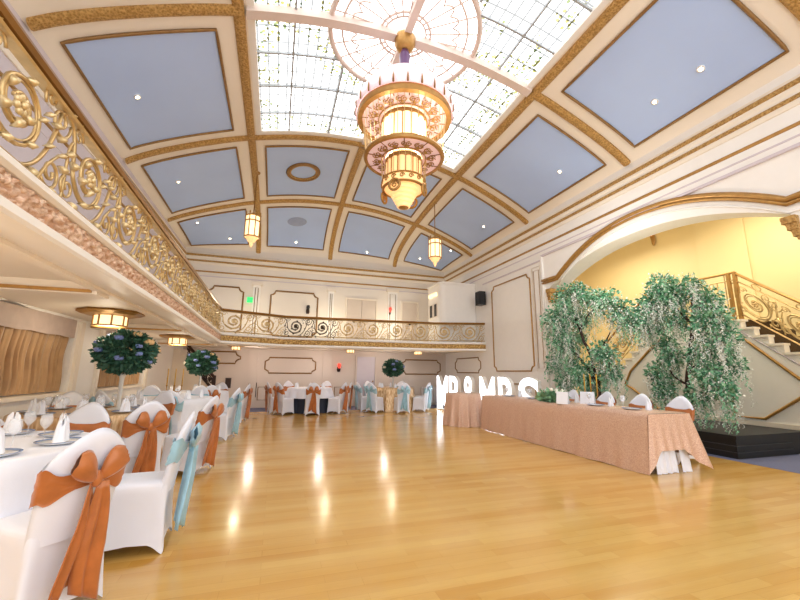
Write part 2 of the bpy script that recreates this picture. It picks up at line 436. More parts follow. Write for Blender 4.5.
for k in (-1.9, -.95, .95, 1.9): cut(sy2(XM+k, .05), 'glazing_bar', (1, 0, 0), .035)
for k in (-2.55, -1.7, -.85, .85, 1.7, 2.55): cut(sx(SKX0, SKX1, YA+k, .05, 60), 'glazing_bar', (0, 1, 0), .035)
ro = MB()
def ring(r, tr, sc=0, nn=72): ro.tube([(XM+(r+sc*abs(sin(12*a)))*cos(a), YA+(r+sc*abs(sin(12*a)))*sin(a), S(XM+r*cos(a), 5)+.03) for a in [2*pi*i/nn for i in range(nn)]], tr, 6, closed=True)
ring(1.33, .05); ring(1.12, .02); ring(.86, .016, .12, 144); ring(.46, .022); ring(.38, .018)
for k in range(24):
    a = 2*pi*(k+.5)/24; ro.tube([(XM+r*cos(a), YA+r*sin(a), S(XM+r*cos(a), 5)+.03) for r in (.38, .7, 1.0, 1.33)], .014, 5)
ro.build('rosette', M_BEAM, sky, True)

# ------------------------------------------------------------------ walls
def frame(pts, r, name, m, par, sides=6): return MB().tube(pts, r, sides, closed=True).build(name, m, par, True)
def notched(u0, u1, v0, v1, q, top=True, bot=True):
    """rectangle with scooped corners in (u,v)"""
    P = []
    def c(cu, cv, a0): P.extend([(cu+q*cos(a0-pi/2*i/4), cv+q*sin(a0-pi/2*i/4)) for i in range(5)])
    if bot: c(u0, v0, pi/2); c(u1, v0, pi)
    else: P += [(u0, v0), (u1, v0)]
    if top: c(u1, v1, 3*pi/2); c(u0, v1, 2*pi)
    else: P += [(u1, v1), (u0, v1)]
    return P
def octag(u0, u1, v0, v1, q): return [(u0+q, v0), (u1-q, v0), (u1-q*.9, v0+q*.5), (u1, v0+q), (u1, v1-q), (u1-q*.9, v1-q*.5), (u1-q, v1), (u0+q, v1), (u0+q*.9, v1-q*.5), (u0, v1-q), (u0, v0+q), (u0+q*.9, v0+q*.5)]
# right wall with the arch
J0, J1, ZSP = 3.0, 8.22, 3.55
def intr(y):
    t = (y-(J0+J1)/2)/((J1-J0)/2); return ZSP+.66*(1-abs(t)**2.2)
XB = 7.4
b = MB(); b.box(XR, XB, YF, J0, 0, 6.1).box(XR, XB, J1, YW+.2, 0, 6.1)
ny = 30; ys = [lerp(J0, J1, i/ny) for i in range(ny+1)]
b.grid([[(XR, y, intr(y)), (XR, y, 6.1)] for y in ys]); b.grid([[(XB, y, intr(y)), (XB, y, 6.1)] for y in ys]); b.grid([[(XR, y, intr(y)), (XB, y, intr(y))] for y in ys])
b.box(XR, XB, J0, J1, 6.08, 6.1)
wr = struct('wall_right', b, M_WHITE)
# gold archivolt
def archline(off, dx):
    c, hw = 5.455, 2.365
    P = [(XR-dx, 8.4, 3.83), (XR-dx, 8.05, 3.825)]
    for i in range(29):
        y = lerp(c+hw, c-hw, i/28); P.append((XR-dx, y, 3.82+.78*(1-abs((y-c)/hw)**2.1)))
    return P+[(XR-dx, 2.9, 3.83), (XR-dx, 2.3, 3.84)]
arch = MB().tube(archline(0, .02), .05, 8).tube([(x, y, z-.075) for x, y, z in archline(0, .03)], .03, 8)
arch.build('arch_moulding', M_GOLDP, wr, True)
mb = MB().tube([(x, y, z-.2) for x, y, z in archline(0, .005)][2:-1], .02, 6)
mb.build('arch_moulding', M_WHITE, wr, True)
b = MB()
for s_ in (0, 1):
    y = J1 if s_ == 0 else J0
    for k in range(7):
        z = 3.2+.05*k; g = .03+.02*k+.015*(k % 2)
        b.box(XR-g*.6, XB, y-(.02+g if s_ == 0 else 0), y+(0 if s_ == 0 else .02+g), z, z+.05)
b.build('arch_capital', M_RIB, wr)
# frames on the right wall
def onR(pts, d=.012): return [(XR-d, u, v) for u, v in pts]
frame(onR(notched(8.97, 11.02, 1.38, 4.2, .14, True, True)), .022, 'wall_frame', M_GOLDP, wr)
frame(onR([(8.5, 1.38), (8.84, 1.38), (8.84, 4.3), (8.5, 4.3)]), .012, 'wall_frame', M_CREAM, wr)
frame(onR([(8.56, 1.45), (8.78, 1.45), (8.78, 4.2), (8.56, 4.2)]), .008, 'wall_frame', M_GOLDP, wr)
MB().box(XR-.05, XR, 8.36, 8.42, 0, 4.55).box(XR-.03, XR, 8.42, 8.9, 0, 1.25).build('pilaster_edge', M_WHITE, wr)
MB().box(XR-.045, XR, YF, 8.42, 4.52, 4.57).box(XR-.02, XR, 8.42, 11.6, 4.42, 4.46).build('wall_band', M_LILAC, wr)
frame(onR(octag(11.9, 13.9, 1.32, 1.86, .16)), .02, 'wall_frame', M_BROWNP, wr)
frame(onR(notched(8.97, 11.02, .25, 1.0, .1)), .018, 'wall_frame', M_GOLDP, wr)
# back wall
wb = struct('wall_back', MB().box(XLL-.4, XR+.3, YW, YW+.2, ZBAL, 6.1), M_WALL)
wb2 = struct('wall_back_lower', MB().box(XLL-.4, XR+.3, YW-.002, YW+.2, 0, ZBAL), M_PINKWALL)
def onB(pts, d=.012): return [(u, YW-d, v) for u, v in pts]
def bx_(px0, px1, py0, py1):
    a, c_ = at(px0, py0, Y=YW), at(px1, py1, Y=YW); return a.x, c_.x, min(a.z, c_.z), max(a.z, c_.z)
for px0, px1, py0 in ((204, 244, 288), (268, 318, 294)):
    x0, x1, z0, z1 = bx_(px0, px1, 335, py0); frame(onB(notched(x0, x1, 2.6, z1, .16)), .03, 'wall_frame', M_BROWNP, wb)
for px0, px1, py0, py1, nm in ((249, 261, 286, 340, 'p'), (326, 334, 292, 340, 'p'), (387, 397, 293, 340, 'p')):
    x0, x1, z0, z1 = bx_(px0, px1, py1, py0)
    MB().box(x0, x1, YW-.07, YW, ZBAL, z1).build('pilaster', M_WHITE, wb)
    MB().box(x0-.06, x1+.06, YW-.1, YW, z1, z1+.12).build('pilaster_capital', M_CREAM, wb)
    frame([(u, YW-.08, v) for u, v in ((x0+.08, 2.5), (x1-.08, 2.5), (x1-.08, z1-.1), (x0+.08, z1-.1))], .012, 'wall_frame', M_BROWNP, wb)
def door(nm, px0, px1, pytop, zb, m, fm, leaves, label):
    a, c_ = at(px0, pytop, Y=YW), at(px1, pytop, Y=YW); x0, x1, z1 = a.x, c_.x, (a.z+c_.z)/2
    d = thing(nm, label, None, (x0, YW, zb)); d['kind'] = 'structure'; w = x1-x0; h = z1-zb
    for k in range(leaves):
        lw = w/leaves
        lf = MB().box(k*lw+.01, (k+1)*lw-.01, -.045, -.005, 0, h).build('door_leaf', m, d)
        if zb > 1: MB().lathe([(.07, -.02), (.07, .02)], 16).xf(lambda x, y, z: (k*lw+lw*.5+x, -.05+z*.4, h*.52+y)).build('porthole', M_PLASTIC, lf, True) if k == 0 else None
        MB().ell((k*lw+lw*(.88 if k == 0 else .12), -.07, min(1.0, h*.5)), .03, .03, .03, 8, 5).build('door_handle', M_GOLDP, lf, True)
    MB().box(-.06, 0, -.07, 0, 0, h+.06).box(w, w+.06, -.07, 0, 0, h+.06).box(0, w, -.07, 0, h, h+.06).build('door_frame', fm, d)
    return d
door('door_1', 347, 376, 300, ZBAL, M_DOORB, M_CREAM, 2, 'pale double door on the upper balcony level')
door('door_2', 402, 417, 303, ZBAL, M_DOORB, M_CREAM, 1, 'pale single door beside the white booth on the balcony')
door('door_3', 357, 375, 357, 0, M_DOOR, M_PINKWALL, 1, 'pale lilac door under the back balcony')
for px0, px1, p0, p1 in ((264.5, 316, 373, 358.5), (402, 440, 374, 360.5)):
    x0, x1, z0, z1 = bx_(px0, px1, p0, p1); frame(onB(octag(x0, x1, z0, z1, .14)), .026, 'wall_frame', M_BROWNP, wb2)
for px0, px1, p0, p1 in ((248.5, 256, 374, 357), (324, 330.5, 374, 358), (257, 268, 400, 387), (334, 343, 400, 387), (446, 450, 374, 360)):
    x0, x1, z0, z1 = bx_(px0, px1, p0, p1); frame(onB([(x0, z0), (x1, z0), (x1, z1), (x0, z1)]), .016, 'wall_frame', M_BROWNP, wb2)
x0, x1, z0, z1 = bx_(205, 241, 363, 352); frame(onB(notched(x0, x1, z0, z1, .16)), .026, 'wall_frame', M_BROWNP, wb2)
for px0, px1 in ((247, 258), (322, 332), (443, 450)):
    x0, x1, _, _ = bx_(px0, px1, 380, 360); MB().box(x0, x1, YW-.04, YW, 0, ZSOF).build('pilaster', M_PINKWALL, wb2)
# left walls
wl = struct('wall_left_upper', MB().box(XL-.2, XL, YF, YW, ZBAL, 6.1), M_LILAC)
AL = ((5.35, 7.35), (8.35, 10.9))
b = MB(); yy = YF
for a0, a1 in AL:
    b.box(XLL-.25, XLL, yy, a0, 0, ZSOF+.1); b.box(XLL-.25, XLL, a0, a1, 0, .93); yy = a1
    b.box(XLL-.62, XLL-.52, a0-.1, a1+.1, 0, ZSOF+.2)
    b.prism([(a0, ZSOF+.1), (a1, ZSOF+.1), (a1, ZSOF-.12), (a0+.35, ZSOF+.06), (a0, ZSOF-.02)], 0, XLL-.25, XLL)
    b.box(XLL-.52, XLL-.25, a0-.08, a0, 0, ZSOF+.1).box(XLL-.52, XLL-.25, a1, a1+.08, 0, ZSOF+.1)
b.box(XLL-.25, XLL, yy, YW, 0, ZSOF+.1)
wll = struct('wall_left_lower', b, M_WHITE)
for a0, a1 in AL: MB().box(XLL-.5, XLL+.05, a0-.05, a1+.05, .9, .95).build('sill', M_CREAM, wll)
for a in (7.45, 8.25, 11.05): MB().box(XLL, XLL+.05, a-.02, a+.1, 0, ZSOF).build('pilaster', M_CREAM, wll)

# cornice runs
def run(profile, name, m, path=None):
    """profile = closed loop of (offset from wall, height); runs left wall > back wall > right wall"""
    rows = []
    for k, p in enumerate(('a', 'b', 'c', 'd')):
        r = []
        for d, z in profile+[profile[0]]:
            d = d*.45
            r.append({'a': (XL+d, YF, z-.1), 'b': (XL+d, YW-d, z), 'c': (XR-d, YW-d, z), 'd': (XR-d, YF, z)}[p])
        rows.append(r)
    o = MB().grid(rows).build(name, m); o['kind'] = 'structure'; return o
run([(0, 5.14), (.05, 5.14), (.09, 5.2), (.09, 5.34), (.14, 5.38), (.14, 5.52), (.17, 5.54), (.16, 5.55), (.0, 5.58)], 'trim_1', M_CREAM)
run([(.085, 5.22), (.13, 5.225), (.14, 5.255), (.13, 5.285), (.085, 5.29)], 'trim_2', M_RIB)
run([(.135, 5.42), (.19, 5.43), (.2, 5.462), (.19, 5.495), (.135, 5.5)], 'trim_3', M_RIB)
run([(0, 4.84), (.03, 4.845), (.04, 4.87), (.03, 4.895), (0, 4.9)], 'trim_4', M_GOLDP)
run([(0, 4.68), (.02, 4.685), (.02, 4.71), (0, 4.715)], 'trim_5', M_LILAC)

# ------------------------------------------------------------------ balcony
PATH = [(-1.30, YF), (-1.55, 11.6), (.2, 12.4), (5.2, 12.1), (XR, 11.55)]
slab = [(XLL-.2, YF)]+PATH+[(XR, YW), (XLL-.2, YW)]
bal = struct('floor_balcony', MB().prism(slab, 2, ZSOF+.05, ZBAL-.03), M_CREAM)
def offs(path, d):
    out = []
    n = len(path)
    for i in range(n):
        def nrm(a, c_):
            v = Vector((c_[0]-a[0], c_[1]-a[1])).normalized(); return Vector((v.y, -v.x))
        if i == 0: m = nrm(path[0], path[1])
        elif i == n-1: m = nrm(path[-2], path[-1])
        else:
            a, c_ = nrm(path[i-1], path[i]), nrm(path[i], path[i+1]); m = (a+c_).normalized(); m = m/m.dot(a)
        out.append((path[i][0]+m.x*d, path[i][1]+m.y*d))
    return out
def along(profile, name, m, par, path=PATH):
    rows = []; P = [offs(path, d) for d, z in profile]
    for i in range(len(path)):
        r = [(P[k][i][0], P[k][i][1], profile[k][1]) for k in range(len(profile))]; rows.append(r+[r[0]])
    return MB().grid(rows).build(name, m, par, False)
along([(-.28, ZSOF), (.04, ZSOF), (.055, ZSOF+.02), (.05, ZSOF+.07), (.0, ZSOF+.075), (-.28, ZSOF+.075)], 'white_lip', M_WHITE, bal)
along([(-.1, ZBAL-.075), (.03, ZBAL-.075), (.055, ZBAL-.055), (.055, ZBAL-.02), (.03, ZBAL), (-.1, ZBAL)], 'white_lip', M_WHITE, bal)
along([(-.28, ZSOF-.03), (-.2, ZSOF-.03), (-.2, ZSOF+.01), (-.28, ZSOF+.01)], 'soffit_step', M_CREAM, bal)
# relief frieze: real displaced acanthus scrolls
def frieze(p0, p1, m, name):
    p0, p1 = Vector(p0), Vector(p1); L = (p1-p0).length; t = (p1-p0)/L; nrm = Vector((t.y, -t.x))
    z0, z1 = ZSOF+.075, ZBAL-.075; hh = z1-z0; nu = int(L/.0125); nv = 12; rows = []
    for i in range(nu+1):
        u = L*i/nu; r = []
        for j in range(nv+1):
            v = j/nv*hh; cell = .13; k = math.floor(u/cell); cu = (k+.5)*cell; s = 1 if k % 2 else -1
            du, dv = u-cu, (v-hh/2)*1.15; rr = sqrt(du*du+dv*dv)+1e-4; a = atan2(dv*s, du)
            h = .5+.5*sin(a*1+rr*120) if rr < .05 else .5+.5*sin(a*6+rr*60)
            if rr < .016: h = 1.3
            h *= min(1, j*1.2, (nv-j)*1.2)
            q = p0+t*u+nrm*(.005+.032*h); r.append((q.x, q.y, z0+v))
        rows.append(r)
    return MB().grid(rows).build(name, m, bal, True)
frieze(PATH[0], PATH[1], M_FASCIA, 'frieze')
for i in (1, 2, 3): frieze(PATH[i], PATH[i+1], M_FASCIA2, 'frieze')
# soffit beams with gilt edge under the left balcony
for y in (4.35, 8.0, 12.0):
    MB().box(XLL, -1.66, y-.14, y+.14, ZSOF-.06, ZSOF+.06).build('soffit_beam', M_CREAM, bal)
    MB().box(XLL, -1.7, y-.165, y-.14, ZSOF-.05, ZSOF-.02).build('beam_edge', M_GOLDP, bal)

# ------------------------------------------------------------------ scroll ironwork
def spiral(cu, cv, R, r1, a0, turns, n=44): 
    return [(cu+lerp(R, r1, (i/n)**.8)*cos(a0+2*pi*turns*i/n), cv+lerp(R, r1, (i/n)**.8)*sin(a0+2*pi*turns*i/n)) for i in range(n+1)]
def bez(a, b_, c_, d, n=14):
    o = []
    for i in range(n+1):
        t = i/n; o.append(tuple((1-t)**3*a[k]+3*(1-t)**2*t*b_[k]+3*(1-t)*t*t*c_[k]+t**3*d[k] for k in (0, 1)))
    return o
def scroll_shapes(L=.86, Hh=.7):
    """list of (polyline, radius) and (leaf centre, angle, size) in panel coordinates"""
    T = []; K = []; m = Hh/2
    sp = spiral(.40*L, m, .30*Hh/.7, .055, pi*1.05, 1.9); T.append((sp, .014))
    sp2 = spiral(.40*L, m, .265*Hh/.7, .07, pi*1.15, 1.35); T.append((sp2, .008))
    T.append((bez(sp[0], (sp[0][0]-.01, m+.2), (-.02, m+.32), (-.16*L, m+.22)), .013))
    T.append((bez((.40*L, m-.3), (.62*L, m-.34), (.80*L, m-.1), (.84*L, m+.22)), .013))
    a = spiral(.86*L, m+.17, .12, .025, pi*.1, -1.4, 26); T.append((a, .011))
    a = spiral(.84*L, m-.2, .11, .025, pi*1.2, 1.5, 26); T.append((a, .011))
    a = spiral(.08*L, m-.2, .10, .02, pi*.5, 1.4, 24); T.append((a, .010))
    a = spiral(.70*L, m+.24, .075, .015, pi*1.3, -1.3, 20); T.append((a, .009))
    a = spiral(.12*L, m+.2, .07, .015, 0, 1.3, 20); T.append((a, .009))
    T.append((bez((.02*L, m-.33), (.05*L, m-.1), (-.02, m+.05), (.06*L, m+.13)), .010))
    T.append((bez((.70*L, m-.33), (.74*L, m-.2), (.92*L, m), (1.0*L, m-.02)), .010))
    rnd = random.Random(3)
    for k in range(9):
        p = sp[k*4]; K.append((p[0]+rnd.uniform(-.02, .02), p[1]+rnd.uniform(-.02, .02), rnd.uniform(0, 6.28), rnd.uniform(.045, .075)))
    for p in ((.86*L, m+.05), (.9*L, m-.05), (.78*L, m+.1), (.74*L, m-.06), (.95*L, m+.28), (.62*L, m-.3), (.02*L, m+.02), (.08*L, m+.3), (.16*L, m-.3), (.68*L, m+.12), (.84*L, m-.32), (.95*L, m-.12)):
        K.append((p[0], p[1], rnd.uniform(0, 6.28), rnd.uniform(.04, .07)))
    return T, K, (.40*L, m)
def scroll_mesh(mp, L=.86, Hh=.7, thick=1, leaves=True, rosette=True, sides=5):
    T, K, ctr = scroll_shapes(L, Hh); b = MB(); lf = MB()
    for pts, r in T: b.tube([mp(u, v, 0) for u, v in pts], r*thick, sides)
    if leaves:
        for u, v, a, s in K:
            # pointed curled leaf
            n = 5; rows = []
            for i in range(n+1):
                t = i/n; w = s*.38*sin(pi*min(1, t*.92+.05)); cx, cv = u+cos(a)*s*(t-.4), v+sin(a)*s*(t-.4)
                rows.append([mp(cx-sin(a)*w, cv+cos(a)*w, .004+.02*sin(pi*t)), mp(cx, cv, .022+.03*sin(pi*t)), mp(cx+sin(a)*w, cv-cos(a)*w, .004+.02*sin(pi*t)), mp(cx, cv, -.012)])
            lf.grid(rows, wrap=True)
    if rosette:
        for k in range(7):
            a = 2*pi*k/7; lf.ell(mp(ctr[0]+.04*cos(a), ctr[1]+.04*sin(a), .012), .024, .018, .024, 7, 4)
        lf.ell(mp(ctr[0], ctr[1], .024), .022, .02, .022, 8, 5)
    return b, lf
def build2(b, m1, b2, m2, name, parent):
    n = len(b.f); b.add(b2.v, b2.f); o = b.build(name, m1, parent, True); o.data.materials.append(m2)
    for p in o.data.polygons[n:]: p.material_index = 1
    return o
def railing_run(root, p0, p1, L, zb, h, gold, leafm, proto=None):
    """scroll panels, rails between two plan points (root at the world origin)"""
    p0, p1 = Vector((*p0, 0)), Vector((*p1, 0)); D = p1-p0; n = max(1, round(D.length/L)); step = D.length/n; ang = atan2(D.y, D.x)
    if proto is None:
        b, lf = scroll_mesh(lambda u, v, w: Vector((u, -w, v)), L, h-.1)
        pm = build2(b, gold, lf, leafm, 'scroll_panel', root)
        proto = pm; first = True
    else: first = False
    for i in range(n):
        q = p0+D*(i/n)
        o = proto if first and i == 0 else dup(proto, parent=root)
        o.location = (q.x, q.y, zb+.06); o.rotation_euler = (0, 0, ang); o.scale = (step/L, 1, 1)
    return proto
def rails(root, path, zb, h):
    def sw(d0, d1, z0, z1, name, m):
        pr = [(d0, z0), (d1, z0), (d1+.012, (z0+z1)/2), (d1, z1), (d0, z1), (d0-.012, (z0+z1)/2)]
        along(pr, name, m, root, path)
    sw(-.05, .05, zb+h-.06, zb+h, 'handrail', M_RAIL); sw(-.03, .03, zb+h-.085, zb+h-.065, 'handrail_bead', M_GOLDL)
    sw(-.015, .015, zb+.035, zb+.06, 'bottom_rail', M_GOLD)
HR = .69
PA = offs(PATH, -.05)
r1 = thing('balcony_railing', 'gilded scrollwork balustrade along the left balcony above the tables', 'railing')
rails(r1, PA[:2], ZBAL, HR)
PR = railing_run(r1, (PA[0][0]+(PA[1][0]-PA[0][0])*.1, -.6), PA[1], .86, ZBAL, HR, M_GOLD, M_GOLDL)
r2 = thing('balcony_railing', 'gilded scrollwork balustrade bending along the back balcony', 'railing')
rails(r2, PA[1:], ZBAL, HR)
P2 = dup(PR, parent=r2); P2m = P2
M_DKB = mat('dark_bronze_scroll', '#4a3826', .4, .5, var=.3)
first = True
for i in (1, 2, 3):
    p0, p1 = PA[i], PA[i+1]; D = Vector((p1[0]-p0[0], p1[1]-p0[1], 0)); n = max(1, round(D.length/.86)); ang = atan2(D.y, D.x)
    for k in range(n):
        o = P2m if first else dup(P2m, parent=r2); first = False
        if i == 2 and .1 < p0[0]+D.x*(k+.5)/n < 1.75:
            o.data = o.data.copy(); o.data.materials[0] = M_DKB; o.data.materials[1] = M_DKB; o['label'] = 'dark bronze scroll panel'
        o.location = (p0[0]+D.x*k/n, p0[1]+D.y*k/n, ZBAL+.06); o.rotation_euler = (0, 0, ang); o.scale = (D.length/n/.86, 1, 1)
# ------------------------------------------------------------------ small lights in the ceiling
def ceil_lamp(px, py, label, zguess=None):
    # march along the sight line until it meets the vault
    d = rt*((px-400)/FPX)+up*((300-py)/FPX)+fwd; o = Vector((0, 0, CAMH)); t = 2.
    while t < 25:
        q = o+d*t
        if XL < q.x < XR and q.y < 14.7 and q.z > S(q.x, q.y)-.02: break
        t += .02
    e = .05; nx = Vector((-(S(q.x+e, q.y)-S(q.x-e, q.y))/(2*e), -(S(q.x, q.y+e)-S(q.x, q.y-e))/(2*e), 1)).normalized()
    t_ = thing('downlight', label, 'downlight', q, 0, 'recessed spotlights in the blue ceiling panels')
    t_.rotation_euler = Vector((0, 0, 1)).rotation_difference(nx).to_euler()
    MB().lathe([(.032, -.03), (.055, -.035), (.06, -.02), (.055, .0)], 16).build('rim', M_WHITE, t_, True)
    MB().lathe([(.002, -.034), (.03, -.034), (.03, -.028)], 14).build('lens', M_HOT, t_, True)
DL = [(137, 96, 'in the near left panel'), (178, 181, 'in the second left panel'), (197, 222, 'at the inner side of the third left panel'), (230, 238, 'beside the left lantern'),
      (296, 242, 'below the shallow boss'), (367, 252, 'in the panel right of the boss'), (420, 258, 'left of the right lantern'), (451, 250, 'right of the right lantern'),
      (484, 226, 'in the third panel on the right'), (560, 171, 'in the second panel on the right'), (655, 101, 'lower lamp in the big right panel'), (701, 68, 'upper lamp in the big right panel')]
for px, py, l in DL: ceil_lamp(px, py, 'small round recessed spotlight '+l)

# ------------------------------------------------------------------ chandelier
CH = thing('chandelier', 'huge tiered pink glass and gilt chandelier hanging from the skylight rosette', 'chandelier', (XM, YA, 0))
zt = S(XM, YA)
MB().lathe([(.03, zt+.02), (.17, zt), (.2, zt-.07), (.18, zt-.12), (.19, zt-.15), (.15, zt-.24), (.08, zt-.29)], 28).build('ceiling_cap', M_GOLDP, CH, True)
MB().lathe([(.06, zt-.28), (.10, zt-.4), (.075, zt-.75), (.1, zt-.9), (.14, 6.15)], 16).build('stem', M_PURPLE, CH, True)
NS = 24
def seg_panels(r0_, z0, r1_, z1, mid, n, m, name, gap=.03):
    b = MB()
    for k in range(n):
        rows = []
        for i in range(4):
            a = 2*pi*(k+gap+(1-2*gap)*i/3)/n; row = []
            for j in range(6):
                t = j/5; r = lerp(r0_, r1_, t)+mid*sin(pi*t); row.append((r*cos(a), r*sin(a), lerp(z0, z1, t)))
            rows.append(row)
        b.grid(rows)
    o = b.build(name, m, CH, True); md = o.modifiers.new('s', 'SOLIDIFY'); md.thickness = .012; return o
seg_panels(.84, 5.62, .62, 6.10, .08, NS, M_PINKG, 'crown_panel_ring')
cr = MB()
for k in range(NS):
    a = 2*pi*k/NS; P_ = [((lerp(.84, .62, t)+.095*sin(pi*t))*cos(a), (lerp(.84, .62, t)+.095*sin(pi*t))*sin(a), lerp(5.62, 6.10, t)) for t in (0, .12, .24, .36)]
    MB().tube(P_, [.018, .016, .012, .003], 5).build('crown_pin', M_RAIL, CH, True)
MB().lathe([(.58, 6.10), (.63, 6.13), (.55, 6.17), (.1, 6.19)], 36, cap=False).build('crown_top', M_PINKG, CH, True)
def ringband(r, z, h, w, name, m): return MB().lathe([(r-w, z), (r, z), (r+.015, z+h*.5), (r, z+h), (r-w, z+h), (r-w, z)], 56, cap=False).build(name, m, CH, 'auto')
ringband(.80, 5.52, .12, .08, 'upper_ring', M_GOLDP)
def disc(r0_, r1_, z, name, m): return MB().lathe([(r0_, z), (r1_, z), (r1_, z+.015), (r0_, z+.015), (r0_, z)], 56, cap=False).build(name, m, CH, False)
disc(.36, .75, 5.57, 'upper_disc', M_PINKU)
def scrolls(r0_, r1_, z, n, name):
    b = MB()
    for k in range(n):
        a = 2*pi*k/n; ca, sa = cos(a), sin(a); w = pi*r0_/n*.95; L = r1_-r0_
        def P(u, v): return (ca*(r0_+v)-sa*u, sa*(r0_+v)+ca*u, z)
        for s in (-1, 1):
            b.tube([P(s*(w*.5+x), L*.62+y) for x, y in spiral(0, 0, L*.32, L*.08, pi/2, 1.3*s, 14)], .010, 4)
            b.tube([P(s*w*t, L*.6*t) for t in (0, .4, .8, 1)], .008, 4)
        b.ell(P(0, L*.35), .028, .028, .02, 7, 4)
    b.tube([((r0_+.02)*cos(2*pi*i/48), (r0_+.02)*sin(2*pi*i/48), z) for i in range(48)], .012, 5, closed=True)
    return b.build(name, M_GOLDP, CH, True)
scrolls(.42, .63, 5.55, 16, 'upper_scrollwork')
for k in range(16):
    a = 2*pi*(k+.5)/16; MB().tube([(.62*cos(a), .62*sin(a), 5.56), (.76*cos(a), .76*sin(a), 5.56)], .009, 4).build('upper_spoke', M_RAIL, CH)
def drum(r, z0, z1, n, name, m, bulge=0):
    b = MB()
    for k in range(n):
        a = 2*pi*(k+.5)/n; w = 2*pi*r/n*.46; rows = []
        for i in range(5):
            u = lerp(-1, 1, i/4); aa = a+u*w/r; rr = r+.025*(1-u*u)
            rows.append([(rr*cos(aa), rr*sin(aa), z0), (rr*cos(aa), rr*sin(aa), z1)])
        b.grid(rows)
    return b.build(name, m, CH, True)
drum(.36, 4.86, 5.56, 16, 'upper_drum', M_WARM)
for k in range(4):
    a = pi/4+pi/2*k-.3; MB().ell((.37*cos(a), .37*sin(a), 5.24), .07, .07, .2, 10, 8).build('lamp_bulb', M_HOT, CH, True)
b = MB()
for k in range(16):
    a = 2*pi*k/16; b.tube([(.365*cos(a), .365*sin(a), 4.86), (.365*cos(a), .365*sin(a), 5.56)], .009, 4)
b.lathe([(.35, 5.47), (.395, 5.47), (.40, 5.5), (.395, 5.53), (.35, 5.53), (.35, 5.47)], 40, cap=False)
b.build('drum_frame', M_GOLDP, CH)
b = MB()
for k in range(40): a = 2*pi*k/40; b.tube([(.71*cos(a), .71*sin(a), 5.54), (.645*cos(a), .645*sin(a), 4.86)], .005, 4)
b.build('glass_rod_curtain', M_GOLDL, CH)
ringband(.665, 4.81, .065, .05, 'lower_ring', M_GOLDP)
disc(.31, .63, 4.83, 'lower_disc', M_PINKU)
scrolls(.35, .54, 4.815, 14, 'lower_scrollwork')
for k in range(10):
    a = 2*pi*k/10; MB().tube([(.46*cos(a), .46*sin(a), 4.81), (.63*cos(a), .63*sin(a), 4.81)], .009, 4).build('lower_spoke', M_RAIL, CH)
drum(.275, 4.40, 4.83, 14, 'lower_drum', M_AMBER)
b = MB()
for k in range(14):
    a = 2*pi*k/14; b.tube([(.282*cos(a), .282*sin(a), 4.40), (.282*cos(a), .282*sin(a), 4.83)], .009, 4)
b.lathe([(.27, 4.74), (.31, 4.74), (.315, 4.77), (.31, 4.8), (.27, 4.8), (.27, 4.74)], 40, cap=False)
b.build('drum_frame', M_GOLDP, CH)
b = MB()
for k in range(24): a = 2*pi*k/24; b.tube([(.38*cos(a), .38*sin(a), 4.81), (.36*cos(a), .36*sin(a), 4.4)], .005, 4)
b.build('glass_rod_curtain', M_GOLDL, CH)
MB().lathe([(.24, 4.26), (.33, 4.28), (.355, 4.33), (.36, 4.38), (.335, 4.42), (.28, 4.43)], 40, cap=False).build('scroll_band', M_AMBER, CH, True)
b = MB()
for k in range(16):
    a = 2*pi*k/16; pts = []
    for x, y in spiral(0, 0, .045, .012, 0, 1.3, 12): aa = a+x/.36; pts.append((.37*cos(aa), .37*sin(aa), 4.345+y))
    b.tube(pts, .010, 4)
b.build('band_scrollwork', M_GOLDP, CH, True); ringband(.35, 4.26, .03, .03, 'band_ring', M_GOLDP); ringband(.355, 4.405, .03, .03, 'band_ring', M_GOLDP)
for k in range(4):
    a = pi/4+pi/2*k+.05
    def vt(x, y, z, a=a): return ((.36+z)*cos(a)-x*sin(a), (.36+z)*sin(a)+x*cos(a), 4.20+y)
    b = MB().tube([(.09*cos(2*pi*i/18), .09*sin(2*pi*i/18), 0) for i in range(18)], .022, 6, closed=True)
    b.tube([(x, y, .0) for x, y in spiral(0, 0, .06, .015, 0, 1.5, 16)], .012, 5)
    b.xf(vt).build('medallion', M_GOLDP, CH, True)
for k in range(5):
    r = .245-.033*k; z = 4.27-.062*k
    MB().lathe([(r*.82, z), (r, z-.012), (r, z-.045), (r*.86, z-.062)], 30).build('beehive_tier', M_AMBER, CH, True)
MB().lathe([(.09, 3.965), (.075, 3.95), (.02, 3.94)], 16).build('bottom_button', M_GOLDP, CH, True)

